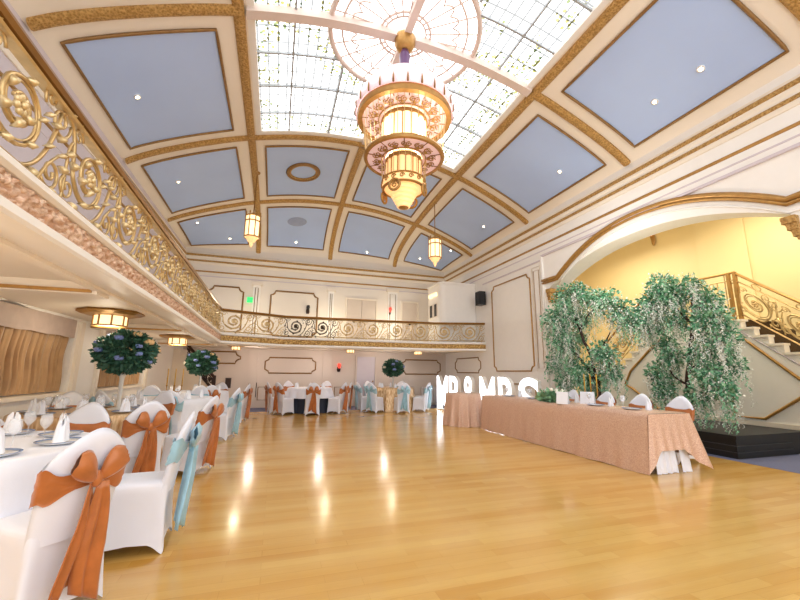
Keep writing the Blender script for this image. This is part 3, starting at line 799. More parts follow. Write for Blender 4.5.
# ------------------------------------------------------------------ hanging lanterns
def lantern(x, y, zc, label):
    L = thing('hanging_lantern', label, 'lantern', (x, y, zc), 0, 'hanging lanterns')
    top = S(x, y)-zc
    MB().tube([(0, 0, .4), (0, 0, top)], .014, 5).build('chain', M_RAIL, L)
    MB().lathe([(.02, top-.01), (.08, top-.03), (.09, top), (.02, top+.02)], 12).build('ceiling_rose', M_GOLDP, L, True)
    MB().lathe([(.19, -.30), (.19, .3)], 8, cap=True, ph=pi/8).build('glass_body', M_WARM, L)
    b = MB()
    for k in range(8):
        a = 2*pi*k/8+pi/8; b.tube([(.2*cos(a), .2*sin(a), -.3), (.2*cos(a), .2*sin(a), .32)], .014, 5)
    for z in (-.3, 0.15, .3): b.lathe([(.19, z-.015), (.215, z-.015), (.215, z+.015), (.19, z+.015), (.19, z-.015)], 8, cap=False, ph=pi/8)
    for k in range(8): a = 2*pi*k/8+pi/8; b.ell((.2*cos(a), .2*sin(a), .37), .022, .022, .05, 6, 4)
    b.build('lantern_frame', M_GOLDP, L)
    MB().lathe([(.16, .3), (.1, .38), (.03, .42)], 8, ph=pi/8).build('crown', M_GOLDP, L)
    MB().lathe([(.17, -.3), (.1, -.42), (.05, -.46), (.05, -.5), (.02, -.58)], 8, ph=pi/8).build('finial', M_AMBER, L)
q = at(252.5, 227, Y=10.6); lantern(q.x, q.y, q.z, 'gilt glass lantern hanging on the left, in front of the left rib')
q = at(435, 249, Y=10.6); lantern(q.x, q.y, q.z, 'gilt glass lantern hanging on the right near the booth')

# ------------------------------------------------------------------ lights under the balcony
def flush(x, y, label, grp, sc=1):
    L = thing('ceiling_light', label, 'ceiling light', (x, y, ZSOF+.05), 0, grp); L.scale = (sc,)*3
    MB().lathe([(.05, 0), (.38, 0), (.4, -.03), (.34, -.06), (.22, -.075)], 8, ph=pi/8).build('back_plate', M_GOLDP, L)
    MB().lathe([(.19, -.07), (.19, -.2), (.05, -.21)], 8, ph=pi/8).build('glass_shade', M_WARM, L)
    b = MB()
    for k in range(8): a = 2*pi*k/8+pi/8; b.tube([(.195*cos(a), .195*sin(a), -.07), (.195*cos(a), .195*sin(a), -.21)], .012, 4)
    b.lathe([(.185, -.2), (.21, -.2), (.21, -.22), (.185, -.22), (.185, -.2)], 8, cap=False, ph=pi/8); b.build('shade_frame', M_GOLDP, L)
for y, l in ((2.3, 'nearest the camera'), (6.25, 'above the flower vase'), (10.15, 'third along the aisle')):
    flush(-2.25, y, 'octagonal brass flush light under the left balcony, '+l, 'flush lights under the balcony')
for px, l in ((235, 'near the left stair'), (350, 'in front of the lilac door'), (418, 'above the radiator')):
    q = at(px, 360, Y=13.2); flush(q.x, 13.2, 'small brass flush light under the back balcony, '+l, 'flush lights under the balcony', .7)

# ------------------------------------------------------------------ booth, speaker, wall fittings
b0 = at(441, 283, Y=12.1)
BT = thing('projection_booth', 'white rounded booth standing on the right of the back balcony', 'booth', (b0.x, 12.15, ZBAL))
W_, H_, D_ = XR-.02-b0.x, 4.5-ZBAL, 1.15
b = MB(); q = .22
pl = [(q*(1-cos(a)), q*(1-sin(a))) for a in [pi/2*i/6 for i in range(6)]]
b.prism([(0, q), *[(q-q*cos(a), q-q*sin(a)) for a in [pi/2*i/6 for i in range(1, 7)]], (W_, 0), (W_, D_), (0, D_)], 2, 0, H_)
b.build('booth_body', M_WHITE, BT)
MB().prism([(-.04, q), *[(q-(q+.04)*cos(a), q-(q+.04)*sin(a)) for a in [pi/2*i/6 for i in range(1, 7)]], (W_, -.04), (W_, D_), (-.04, D_)], 2, H_, H_+.07).build('booth_cap', M_WHITE, BT)
for k in range(2): 
    wd = MB().box(-.012, .01, .32+.42*k, .56+.42*k, H_-1.15, H_-.7).build('booth_window', M_PLASTIC, BT)
    MB().tube([(-.015, .3+.42*k, H_-1.17), (-.015, .58+.42*k, H_-1.17), (-.015, .58+.42*k, H_-.68), (-.015, .3+.42*k, H_-.68)], .015, 4, closed=True).build('window_surround', M_CREAM, wd)
for k in range(2): MB().box(-.06, 0, .3+.4*k, .6+.4*k, H_-.4, H_-.28).build('light_strip', M_WARM, BT)
q = at(485, 299, X=XR)
SP = thing('speaker', 'black loudspeaker bracketed high on the right wall', 'speaker', (XR-.003, q.y, q.z))
MB().box(-.3, -.06, -.15, .15, -.24, .24).build('cabinet', M_PLASTIC, SP); MB().box(-.31, -.3, -.13, .13, -.22, .22).build('grille', mat('dark_speaker_mesh', '#2a2c30', .8, bump=.4, bscale=300), SP); MB().box(-.07, 0, -.04, .04, -.06, .06).build('bracket', M_PLASTIC, SP)
def sconce(px, py, label, red=True):
    q = at(px, py, Y=YW-.1); L = thing('wall_sconce', label, 'wall light', (q.x, YW-.004, q.z))
    MB().lathe([(.05, -.18), (.07, -.1), (.05, .02)], 10).xf(lambda x, y, z: (x, y*.5-.04, z)).build('back_plate', M_DARKW, L, True)
    MB().tube([(0, -.05, -.1), (0, -.14, -.14), (0, -.14, -.04)], .015, 6).build('arm', M_DARKW, L, True)
    MB().lathe([(.035, -.05), (.07, .06), (.05, .14)], 10).xf(lambda x, y, z: (x, y-.14, z)).build('shade', M_REDE if red else M_PLASTIC, L, True)
sconce(390, 311, 'dark sconce with red shade on the upper back wall')
sconce(308, 309, 'dark sconce on the framed upper back wall panel', False)
sconce(339, 367, 'red shaded sconce on the lower back wall left of the door')
q = at(250, 300, Y=YW-.1)
G = thing('exit_sign', 'small green lit exit sign on the upper back wall pilaster', 'sign', (q.x, YW-.12, q.z))
MB().box(-.1, .1, -.02, .05, -.1, .1).build('sign_face', M_GREENE, G); MB().box(-.115, .115, 0, .05, -.115, .115).build('sign_case', M_WHITE, G)
# radiator
a_, c_ = at(424, 403, Y=YW-.15), at(436, 388, Y=YW-.15)
RD = thing('radiator', 'white column radiator against the lower back wall', 'radiator', (a_.x-.1, YW-.19, .004))
for k in range(8): MB().box(.0+k*.085, .06+k*.085, 0, .1, .12, .72).build('radiator_column', M_RADI, RD)
MB().box(-.01, .67, .03, .07, .1, .14).box(-.01, .67, .03, .07, .68, .71).box(0, .05, .03, .07, 0, .12).box(.6, .65, .03, .07, 0, .12).box(.3, .34, .07, .16, .4, .44).build('header_pipe', M_RADI, RD)
# corner stair under the balcony
SX0, SX1 = -3.08, -1.35
ST = thing('corner_staircase', 'cream staircase with dark ornate banister rising in the back left corner', 'staircase', (0, 0, 0))
b = MB()
for k in range(11):
    x1 = SX1-.155*k; b.box(XLL if k == 10 else x1-.155, x1, 13.6, 14.86, 0, .18*(k+1))
b.build('flight', M_CREAM, ST)
bn = MB(); p0 = Vector((SX1, 13.56, 1.0)); p1 = Vector((SX0+.1, 13.56, 2.03+.0))
P0, P1 = at(214, 377, Y=13.56), at(188, 345, Y=13.56)
def slope(u, v, w): return (lerp(P0.x, P1.x, u/1.8), 13.56-w, lerp(P0.z, P1.z, u/1.8)-.42+v)
for k in range(3):
    b_, lf = scroll_mesh(lambda u, v, w: Vector(slope(u+.6*k, v*.6, w)), .6, .7, 1.2); bn.add(b_.v, b_.f); bn.add(lf.v, lf.f)
bn.build('banister_scrollwork', M_DARKW, ST, True)
MB().tube([(P0.x, 13.56, P0.z), (P1.x, 13.56, P1.z)], .045, 8).tube([(P0.x, 13.56, P0.z-.42), (P1.x, 13.56, P1.z-.42)], .03, 6).build('handrail', M_DARKW, ST, True)
MB().box(P0.x-.04, P0.x+.06, 13.52, 13.62, 0, P0.z+.05).build('newel_post', M_DARKW, ST)

# ------------------------------------------------------------------ curtains in the left alcoves
for (a0, a1), l in zip(AL, ('nearer the camera', 'behind the flower vase')):
    CT = thing('curtain', 'pleated tan velvet curtain in the left wall alcove '+l, 'curtain', (XLL-.1, 0, 0), 0, 'alcove curtains')
    n = 160; rows = []
    for j in range(9):
        z = lerp(.97, 1.85, j/8); row = []
        for i in range(n+1):
            y = lerp(a0, a1, i/n); ph = i/n*2*pi*15*(a1-a0)/2
            row.append((.05*sin(ph)+.02*sin(ph*2.3+1)+.01*sin(j), y+.015*sin(j*.7+ph), z))
        rows.append(row)
    MB().grid(rows).build('drape', M_DRAPE, CT, True)
    rows = []
    for j in range(4):
        z = lerp(1.79, 2.07, j/3); rows.append([(.12+.008*sin(i*.9), lerp(a0+.02, a1-.02, i/40), z+(.006*sin(i/40*pi*6) if j == 0 else 0)) for i in range(41)])
    MB().grid(rows).build('pelmet', M_PELMET, CT, True)

# ------------------------------------------------------------------ banquet chairs with spandex covers and sashes
def backdim(v):
    """centre-line y and half width of the chair back at height fraction v of the straight part (z .42 -> .97)"""
    z = lerp(.40, .97, v); return -.205-.11*max(0, (z-.42)/.55)**1.1, lerp(.20, .222, min(1, v*1.4))
def yc_at(z): return -.205-.11*max(0, (z-.42)/.55)**1.1
def w_at(z): return lerp(.20, .222, min(1, (z-.40)/.57*1.4))
def chair_proto(satin, colour):
    R_ = thing('banquet_chair', 'x', 'chair')
    # seat cover
    N = 64; rows = []
    def base(s):
        a = 2*pi*s; e = .24; ca, sa = cos(a), sin(a)
        return Vector((.205*math.copysign(abs(ca)**e, ca), .215*math.copysign(abs(sa)**e, sa), 0)), (abs(sin(2*a)))**1.2
    for j in range(11):
        v = j/10; row = []
        for i in range(N):
            p, cn = base(i/N); fl = 1+.13*(1-v)**1.5*cn-.10*(1-cn)*sin(pi*min(1, v*1.05))*.9
            z = lerp(.075*(1-cn)**.8, .45, v); row.append((p.x*fl, p.y*fl, z))
        rows.append(row)
    for k, (sc, z) in enumerate(((.985, .468), (.93, .480), (.75, .488), (.45, .492), (.02, .493))):
        rows.append([(base(i/N)[0].x*sc, base(i/N)[0].y*sc, z) for i in range(N)])
    MB().grid(rows, wrap=True).build('seat_cover', M_SPANDEX, R_, True)
    # back cover
    nu, nv = 18, 16; F, Bk = [], []
    for j in range(nv+1):
        v = j/nv; rf, rb = [], []
        for i in range(nu+1):
            u = lerp(-1, 1, i/nu); zt_ = .80+.175*(1-abs(u)**1.75); z = lerp(.40, zt_, v); w_ = w_at(z)
            th = .032*sqrt(max(0, 1-abs(u)**6))*sqrt(max(0, 1-v**10)); y = yc_at(z)+.03*u*u
            rf.append((u*w_, y+th, z)); rb.append((u*w_, y-th*.8, z))
        F.append(rf); Bk.append(rb)
    b = MB().grid(F); b.grid(Bk, flip=True); o = b.build('back_cover', M_SPANDEX, R_, True)
    import bmesh
    bm = bmesh.new(); bm.from_mesh(o.data); bmesh.ops.remove_doubles(bm, verts=bm.verts, dist=.0006); bmesh.ops.recalc_face_normals(bm, faces=bm.faces); bm.to_mesh(o.data); bm.free()
    for p in o.data.polygons: p.use_smooth = True
    # sash band
    rows = []; n = 56
    for i in range(n):
        a = 2*pi*i/n; ca, sa = cos(a), sin(a); row = []
        pinch = .42+.58*min(1, abs(ca)*1.25) if sa < 0 else 1
        for j in range(8):
            t = j/7*2-1; z = .695+t*.085*pinch+.012*sin(a*5+t*3); w_ = w_at(z)+.008
            x = w_*math.copysign(abs(ca)**.5, ca); yy = yc_at(z)+.03*(x/w_)**2+(.044 if sa > 0 else -.040)*abs(sa)**.5
            row.append((x, yy+.004*sin(t*9+a*2), z))
        rows.append(row)
    SA = MB().grid(rows+[rows[0]]).build('sash', satin, R_, True); SA['label'] = colour+' satin sash'
    yb = yc_at(.7)-.05
    MB().ell((0, yb-.022, .705), .034, .028, .045, 12, 8).build('bow_knot', satin, SA, True)
    for s in (-1, 1):
        rows = []; n = 12
        for i in range(n+1):
            t = i/n; cx = s*(.012+.125*t); cz = .705+.10*t+.02*sin(pi*t); hw = (.018+.058*sin(pi*t**.9*.8)); th = .008+.026*sin(pi*t**.8*.93)
            row = []
            for k in range(12):
                a = 2*pi*k/12; row.append((cx-s*.35*hw*sin(a), yb-.03-.02*t+th*cos(a)*(1+.3*sin(5*a+s)), cz+hw*sin(a)*(1+.07*sin(4*a+2*t))*(1 if sin(a) > 0 else .75)))
            rows.append(row)
        MB().grid(rows, wrap=True).build('bow_loop', satin, SA, True)
        rows = []; n = 14; L = .60 if s > 0 else .54
        for i in range(n+1):
            t = i/n; hw = lerp(.018, .066, min(1, t*1.8)); cx = s*(.012+.045*t)+.012*sin(5*t+s); z = .69-L*t
            row = []
            for k in range(9):
                u = lerp(-1, 1, k/8); row.append((cx+u*hw, yb-.035+.05*t*(1 if z > .45 else 1)-.016*cos(u*6+s+t*2)*min(1, t*3)-.02*s*u-.01*s, z-(.04*u*s if i == n else 0)))
            rows.append(row)
        o = MB().grid(rows).build('sash_tail', satin, SA, True); md = o.modifiers.new('s', 'SOLIDIFY'); md.thickness = .006
    return R_
PROTO = {'o': chair_proto(M_ORANGE, 'burnt orange'), 'b': chair_proto(M_SKY, 'pale blue')}
USED = set()
CN = {'o': 'burnt orange', 'b': 'pale blue'}
def chair(x, y, tx, ty, col, label, group):
    rz = atan2(ty-y, tx-x)-pi/2
    if col not in USED: USED.add(col); o = PROTO[col]
    else: o = dup(PROTO[col])
    o.location = (x, y, 0.004 if y > 13.4 else 0); o.rotation_euler = (0, 0, rz); o['label'] = label; o['group'] = group; return o

# ------------------------------------------------------------------ tables
def round_cloth(cx, cy, r, zt_, drop, m, label, name='tablecloth', cat='tablecloth', folds=14, amp=.045, group=None, flare=.10):
    n = 144; rows = []
    rows.append([(.01*cos(2*pi*i/n), .01*sin(2*pi*i/n), zt_) for i in range(n)])
    for rr in (.5, .9, .985): rows.append([(r*rr*cos(2*pi*i/n), r*rr*sin(2*pi*i/n), zt_) for i in range(n)])
    for j in range(9):
        t = j/8; row = []
        for i in range(n):
            a = 2*pi*i/n; f = sin(folds*a+.8*sin(3*a))*amp*t+.3*amp*t*sin(folds*2.3*a); R2 = r+.012+flare*t*.7+f*(.8)
            row.append((R2*cos(a), R2*sin(a), zt_-.012-drop*t))
        rows.append(row)
    o = MB().grid(rows, wrap=True).build(name, m, None, True, (cx, cy, 0)); return tag(o, label, cat, group)
TX = -1.8
TABS = [(-1.98, 3.42, M_CLOTHW, 'white draped round table nearest the camera', 'o'), (-2.2, 5.95, M_SEQG, 'gold sequin round table', 'o'), (-1.9, 8.5, M_CLOTHW, 'third round table of the left row', 'b'), (-1.9, 11.0, M_CLOTHW, 'farthest round table of the left row', 'o')]
LBL = ['long white tablecloth on the round table nearest the camera', 'champagne gold sequin tablecloth on the second round table, under the big vase', 'long white tablecloth on the third round table of the left row', 'long white tablecloth on the farthest round table of the left row']
for (TX, y, m, nm, c_), lb in zip(TABS, LBL): round_cloth(TX, y, .76, .78, .765, m, lb, group='floor-length cloths on the left row')
GC = 'sash-tied chairs at the left row of tables'
CH_L = [
 (-1.17, 2.84, 0, 0, 'o', 'white covered chair with burnt orange bow, nearest the camera with its back turned'),
 (-.93, 3.58, .08, 0, 'b', 'white covered chair with pale blue bow seen side-on, behind the nearest orange-bowed chair'),
 (-1.80, 4.44, 0, 0, 'o', 'white covered chair facing the camera across the nearest round table'),
 (-1.42, 5.08, .2, 1, 'o', 'white covered chair with orange bow and back turned, third chair along the aisle'),
 (-1.02, 5.8, .3, 1, 'o', 'white covered chair with orange bow in the aisle beside the gold sequin table'),
 (-2.48, 4.86, 0, 1, 'o', 'white covered chair with orange bow at the left edge, before the gold sequin table'),
 (-2.75, 6.86, 0, 1, 'o', 'cream white chair on the wall side of the gold sequin table, below the curtain'),
 (-1.78, 6.86, 0, 1, 'o', 'white chair with orange band facing the camera across the gold sequin table'),
 (-1.72, 7.64, 0, 2, 'b', 'white chair with blue bow, back turned, before the third left table'),
 (-.96, 8.40, .15, 2, 'b', 'white chair with blue bow hanging into the aisle at the third left table'),
 (-2.5, 7.75, 0, 2, 'b', 'white chair with blue bow on the near wall corner of the third left table'),
 (-1.65, 9.38, 0, 2, 'b', 'white chair facing the camera across the third left table'),
 (-2.4, 9.38, 0, 2, 'b', 'white chair on the far wall corner of the third left table'),
 (-1.5, 10.13, 0, 3, 'o', 'white chair with orange bow, back turned, at the farthest left table'),
 (-.92, 10.95, .15, 3, 'o', 'white chair with orange bow, last along the aisle, at the farthest left table'),
 (-2.4, 10.15, 0, 3, 'o', 'white chair with orange bow on the wall side of the farthest left table'),
 (-1.55, 11.95, 0, 3, 'o', 'white chair facing the camera across the farthest left table'),
]
for x, y, oy, t, c_, l in CH_L: chair(x, y, TABS[t][0], TABS[t][1]+oy, c_, l, GC)

# place settings
def plate_proto():
    P = thing('dinner_plate', 'x', 'plate'); MB().lathe([(.08, 0), (.09, .004), (.135, .018), (.138, .02), (.09, .012), (.01, .01)], 28).build('plate_body', M_CHINA, P, True)
    MB().lathe([(.122, .0165), (.139, .0205), (.1385, .0235), (.121, .0195), (.122, .0165)], 28, cap=False).build('rim_band', M_RIMB, P, True); return P
def napkin_proto():
    n = 30; rows = []
    for j in range(8):
        t = j/7; row = []
        for i in range(n+1):
            a = lerp(-pi*.5, pi*1.5, i/n); r = lerp(.06, .015 if t > .9 else .03, t)*(1+.35*sin(5*a)*(.4+.6*t)); row.append((r*cos(a), r*sin(a)*.7, .135*t*(1+.2*sin(3*a)*t)))
        rows.append(row)
    o = MB().grid(rows).build('folded_napkin', M_NAP, None, True); return tag(o, 'x', 'napkin')
def glass_proto():
    o = MB().lathe([(.034, 0), (.033, .003), (.006, .008), (.004, .08), (.01, .09), (.034, .12), (.038, .15), (.031, .19), (.030, .19), (.036, .15), (.032, .122), (.008, .095), (.002, .094)], 18, cap=False).build('wine_glass', M_GLASS, None, True)
    return tag(o, 'x', 'glass')
PP, NP, GP = plate_proto(), napkin_proto(), glass_proto()
first = {}
def put(proto, k, loc, label, group, rz=0):
    if k not in first: first[k] = 1; o = proto
    else: o = dup(proto)
    o.location = loc; o.rotation_euler = (0, 0, rz); o['label'] = label; o['group'] = group; return o
DIRS = ['aisle side', 'far aisle corner', 'far side', 'far wall corner', 'wall side', 'near wall corner', 'near side', 'near aisle corner']
for ti, (TX, y, m, nm, c_) in enumerate(TABS):
    for k in range(8):
        a = 2*pi*k/8+.2*(ti % 2); dx, dy = cos(a), sin(a)
        if ti == 0 and k in (4,): continue
        if ti < 2:
            put(PP, 'p', (TX+.56*dx, y+.56*dy, .781), 'blue-rimmed plate, %s of the %s' % (DIRS[k], nm), 'dinner plates on the left tables')
            put(GP, 'g', (TX+.40*dx-.14*dy, y+.40*dy+.14*dx, .781), 'stemmed glass, %s of the %s' % (DIRS[k], nm), 'wine glasses on the left tables')
            put(NP, 'n', (TX+.56*dx, y+.56*dy, .795), 'white folded napkin, %s of the %s' % (DIRS[k], nm), 'folded napkins on the left tables', a+pi/2)
        elif k % 2 == 0 or k in (5, 7):
            put(NP, 'n', (TX+.54*dx, y+.54*dy, .782), 'white folded napkin, %s of the %s' % (DIRS[k], nm), 'folded napkins on the left tables', a+pi/2)

# flowers
def leafball(R, n, size, seed, flat=1., drop=0.):
    rnd = random.Random(seed); b = MB()
    for _ in range(n):
        while True:
            p = Vector((rnd.uniform(-1, 1), rnd.uniform(-1, 1), rnd.uniform(-1, 1)))
            if .25 < p.length < 1: break
        p = Vector((p.x*R, p.y*R, p.z*R*flat)); d = (p.normalized()*.8+Vector((rnd.uniform(-.7, .7), rnd.uniform(-.6, .6), rnd.uniform(-.5, .5)-drop))).normalized()
        s = d.cross(Vector((rnd.uniform(-1, 1), rnd.uniform(-1, 1), rnd.uniform(-1, 1)))).normalized(); L = size*rnd.uniform(.6, 1.4); w_ = L*.34; nrm = d.cross(s)
        b.add([p, p+d*L*.5+s*w_+nrm*.1*L, p+d*L, p+d*L*.5-s*w_+nrm*.1*L], [(0, 1, 2, 3)])
    return b
def centerpiece(x, y, z0, H, R, label, nf=16, seed=1, group=None):
    T_ = thing('flower_centerpiece', label, 'flower arrangement', (x, y, z0), 0, group)
    MB().lathe([(.11, 0), (.11, .012), (.03, .03), (.022, H*.3), (.03, H*.7), (.06, H*.92), (.085, H)], 18, cap=False).build('tall_vase', M_GLASSW, T_, True)
    f = leafball(R, int(2600*R/.36), .07, seed, .8); f.xf(lambda a, b_, c_: (a, b_, c_+H+R*.55)); f.build('foliage', mat('deep_bouquet_leaf', '#47775f', .5, var=.5, vscale=9), T_, False, fixn=False)
    rnd = random.Random(seed+5)
    for k in range(nf):
        th = 2.39996*k+rnd.uniform(-.3, .3); ph = math.asin(lerp(-.55, .95, (k+.5)/nf)); p = Vector((cos(th)*cos(ph)*R*1.02, sin(th)*cos(ph)*R*1.02, H+R*.55+sin(ph)*R*.8))
        mt = (M_FLB, M_FLW, M_FLB, M_FLP, M_FLW)[k % 5]; rr = R*rnd.uniform(.12, .2)
        fb = MB()
        for q_ in range(9):
            a = 2*pi*q_/9; e = .5 if q_ % 2 else .2; fb.ell((p.x+rr*.55*cos(a), p.y+rr*.55*sin(a), p.z+rr*e*.8), rr*.55, rr*.55, rr*.5, 7, 5)
        fb.ell((p.x, p.y, p.z+rr*.3), rr*.6, rr*.6, rr*.6, 8, 5); fb.build('flower_head', mt, T_, True)
M_GLASSW = mat('frosted_white_glass', '#f2efe8', .25, var=.03, trans=.35)
centerpiece(-1.98, 6.15, .78, .57, .34, 'big blue and white flower arrangement in a tall vase on the gold sequin table', 20, 2, 'tall flower arrangements')
centerpiece(-1.82, 11.0, .78, .52, .36, 'blue and white flower arrangement in a tall vase on the farthest left table', 16, 9, 'tall flower arrangements')
def candelabra(x, y, z, label, h=.34, n=3, sp=.09, rz=0):
    T_ = thing('candelabra', label, 'candelabra', (x, y, z), rz, 'gold candelabra')
    b = MB().lathe([(.07, 0), (.06, .012), (.015, .03), (.012, h*.5)], 14)
    for k in range(n):
        u = (k-(n-1)/2)*sp; b.tube([(0, 0, h*.3), (u*.7, 0, h*.25), (u, 0, h*.38), (u, 0, h*.5)], .008, 6); b.lathe([(.008, 0), (.02, .015), (.02, .02)], 10, (u, 0, h*.5))
    b.build('holder', M_GOLDP, T_, True)
    for k in range(n): MB().lathe([(.011, 0), (.010, h*.75), (.003, h*.77)], 8, ((k-(n-1)/2)*sp, 0, h*.5+.02)).build('candle', M_CANDLE, T_, True)
candelabra(-1.85, 8.5, .78, 'gold three-taper candelabra on the third round table of the left row', .42, 3, .13)

# back tables
GB = 'sash-tied chairs at the two tables under the back balcony'
tb = thing('round_table', 'dark round table under a short white cloth, left of the two back tables', 'table', (1.15, 13.2, .004))
MB().lathe([(.05, .735), (.68, .735), (.7, .75), (.68, .765)], 40).build('tabletop', M_DARKW, tb, True)
MB().lathe([(.45, .02), (.4, .05), (.08, .1), (.07, .735)], 20).build('pedestal', M_DARKCL, tb, True)
round_cloth(1.15, 13.2, .71, .775, .3, M_CLOTHW, 'short white tablecloth on the left back table under the balcony', folds=12)
dk = round_cloth(1.15, 13.2, .64, .73, .71, M_DARKCL, 'dark navy sheet hanging below the short white cloth', 'dark_sheet', 'table skirt', 12)  # dark sheet closing off the space below the short cloth
round_cloth(4.05, 13.2, .74, .78, .765, M_SEQG, 'champagne gold sequin tablecloth on the right back table under the flowers')
BK = [(1.15, 'left back table', 'o', ((-1, 'at the left end'), (-.62, 'second from left'), (0, 'in the middle, back turned'), (.62, 'second from right'), (1, 'at the right end'))),
      (4.05, 'right back table', 'b', ((-1, 'at the left end'), (-.62, 'second from left'), (0, 'in the middle, back turned'), (.62, 'second from right'), (1, 'at the right end')))]
for cx, nm, c_, lst in BK:
    for s, l in lst:
        a = -pi/2+s*1.4; chair(cx+1.06*cos(a), 13.2+1.0*sin(a), cx, 13.2, c_, 'white chair with %s sash, %s of the %s' % (CN[c_], l, nm), GB)
    for s, l in ((-.55, 'far left'), (.55, 'far right')):
        a = pi/2+s; chair(cx+1.0*cos(a), 13.2+.95*sin(a), cx, 13.2, c_, 'white chair facing the camera, %s side of the %s' % ('far right' if s < 0 else 'far left', nm), GB)
    for k in range(6):
        a = 2*pi*k/6+.4; put(NP, 'n', (cx+.5*cos(a), 13.2+.5*sin(a), .782), 'white folded napkin, %s of the %s' % (['right side', 'far right', 'far left', 'left side', 'near left', 'near right'][k], nm), 'folded napkins on the back tables', a)
centerpiece(4.05, 13.2, .78, .48, .36, 'white and green flower arrangement in a tall vase on the right back table', 12, 21, 'tall flower arrangements')

# ------------------------------------------------------------------ head table
HX0, HX1, HY0, HY1, HZ = 4.86, 5.62, 4.0, 8.35, .78
b = MB()
def hem(y): return .006+.003*sin(y*7)
rows = []; n = 120
for i in range(n+1):
    y = lerp(HY0, HY1, i/n); r = []
    f = .012*sin(y*9)+.008*sin(y*23+1)
    for t in (1, .8, .6, .4, .2, .06): r.append((HX0-.012-.085*t-f*t, y, lerp(HZ-.01, hem(y), t)))
    r += [(HX0+.01, y, HZ), (lerp(HX0, HX1, .5), y, HZ), (HX1-.01, y, HZ)]
    for t in (.06, .3, .6, .75): r.append((HX1+.012+.05*t+f*t, y, lerp(HZ-.01, 0, t)))
    rows.append(r)
b.grid(rows)
# near end drop, gathered into points at the corners
def enddrop(y0, sgn):
    rows = []; m = 60
    for i in range(m+1):
        u = i/m; x = lerp(HX0-.01, HX1+.012, u); r = []
        cornr = max(0, 1-u/.16)**1.0; cornl = max(0, 1-(1-u)/.3)
        L = lerp(.47, .765, max(cornr, cornl*.92))
        for j in range(10):
            t = j/9; fold = .028*sin(u*34)*t*(.35+max(cornr, cornl))*min(1, u*8); out = (.05+.03*cornl)*t*min(1, u*8)
            r.append((x+(-.085*cornr+.19*cornl*cornl)*t, y0-sgn*(.012+out+fold), HZ-.004-L*t))
        rows.append(r)
    return rows
b.grid(enddrop(HY0, 1)); b.grid(enddrop(HY1, -1))
hc = b.build('sequin_tablecloth', M_SEQ, None, True); tag(hc, 'rose gold sequin cloth draped over the long head table', 'tablecloth')
ht = thing('head_table', 'long trestle head table beneath the rose gold sequin cloth', 'table', (0, 0, 0))
MB().box(HX0+.01, HX1-.01, HY0+.01, HY1-.01, HZ-.035, HZ-.006).build('tabletop', M_DARKW, ht)
for y in (HY0+.2, 6.1, HY1-.2): MB().tube([(HX0+.12, y, .0), (HX0+.12, y, HZ-.03)], .02, 6).tube([(HX1-.12, y, 0), (HX1-.12, y, HZ-.03)], .02, 6).tube([(HX0+.12, y, .3), (HX1-.12, y, .3)], .016, 6).build('trestle_leg', M_PLASTIC, ht, True)
us = MB()
rows = []
for i in range(41):
    x = lerp(HX0+.06, HX1-.05, i/40); gap = .0
    rows.append([(x+.02*sin(i*.7)*t, HY0+.05-.05*t-.02*sin(i*.9)*t, lerp(HZ-.04, .005, t)) for t in (0, .3, .6, 1)])
us.grid(rows[:25]); us.grid(rows[28:]); uo = us.build('white_underskirt', M_CLOTHW, None, True); tag(uo, 'white underskirt showing below the sequin cloth at the near table end', 'table skirt')
round_cloth(4.72, 9.1, .44, .79, .775, M_SEQ, 'rose gold sequin cloth on the small round cake table beside the lit letters', folds=13, amp=.05)
ct = None
HCH = [(4.55, 'nearest the camera'), (5.24, 'second from the near end'), (6.0, 'third from the near end'), (6.9, 'fourth from the near end'), (7.75, 'beyond the white flowers')]
for y, l in HCH: chair(5.98, y, 4.6, y, 'o', 'white chair with orange band behind the head table, '+l, 'sash-tied chairs behind the head table')
for k, y in enumerate((4.55, 5.24, 6.0, 6.9, 7.75)):
    put(NP, 'n', (5.42, y-.12, HZ+.002), 'white folded napkin on the head table, %s' % HCH[k][1], 'folded napkins on the head table', .5)
    put(GP, 'g', (5.28, y+.2, HZ+.002), 'stemmed glass on the head table, %s' % HCH[k][1], 'wine glasses on the head table')
    put(GP, 'g', (5.36, y+.28, HZ+.002), 'stemmed glass at the back edge of the head table, %s' % HCH[k][1], 'wine glasses on the head table')
    put(PP, 'p', (5.2, y-.02, HZ+.001), 'white plate on the head table, %s' % HCH[k][1], 'dinner plates on the head table')
for px, l, w_ in ((563, 'left of the two, beside the flowers', .2), (588, 'right of the two', .24)):
    q = at(px, 404, Z=HZ); q.x = min(q.x, HX1-.2)
    sg = thing('place_card', 'white standing card on the head table, '+l, 'card', (q.x, q.y, HZ+.002), radians(-62), 'white cards on the head table')
    MB().prism([(-.05, 0), (-.045, 0), (0, .2), (.045, 0), (.05, 0), (.002, .21), (-.002, .21)], 0, -w_/2, w_/2).build('folded_card', M_NAP, sg)
q = at(543, 402, Z=HZ)
FA = thing('flower_posy', 'low white and green flower posy on the head table front edge', 'flower arrangement', (HX0+.22, q.y, HZ))
f = leafball(.24, 520, .09, 4, .5); f.xf(lambda a, b_, c_: (a*.8, b_*1.25, max(.0, c_+.07))); f.build('foliage', M_LEAF2, FA, fixn=False)
rnd = random.Random(8)
for k in range(12):
    p = (rnd.uniform(-.13, .13), rnd.uniform(-.22, .22), (.17+rnd.uniform(0, .06))); MB().ell(p, .035, .035, .03, 8, 5).ell((p[0], p[1], p[2]+.015), .022, .022, .022, 7, 4).build('flower_head', M_FLW, FA, True)
q = at(612, 402, Z=HZ); candelabra(5.45, 5.55, HZ+.002, 'gold three-taper candelabra on the head table', .4, 3, .1, radians(-46))

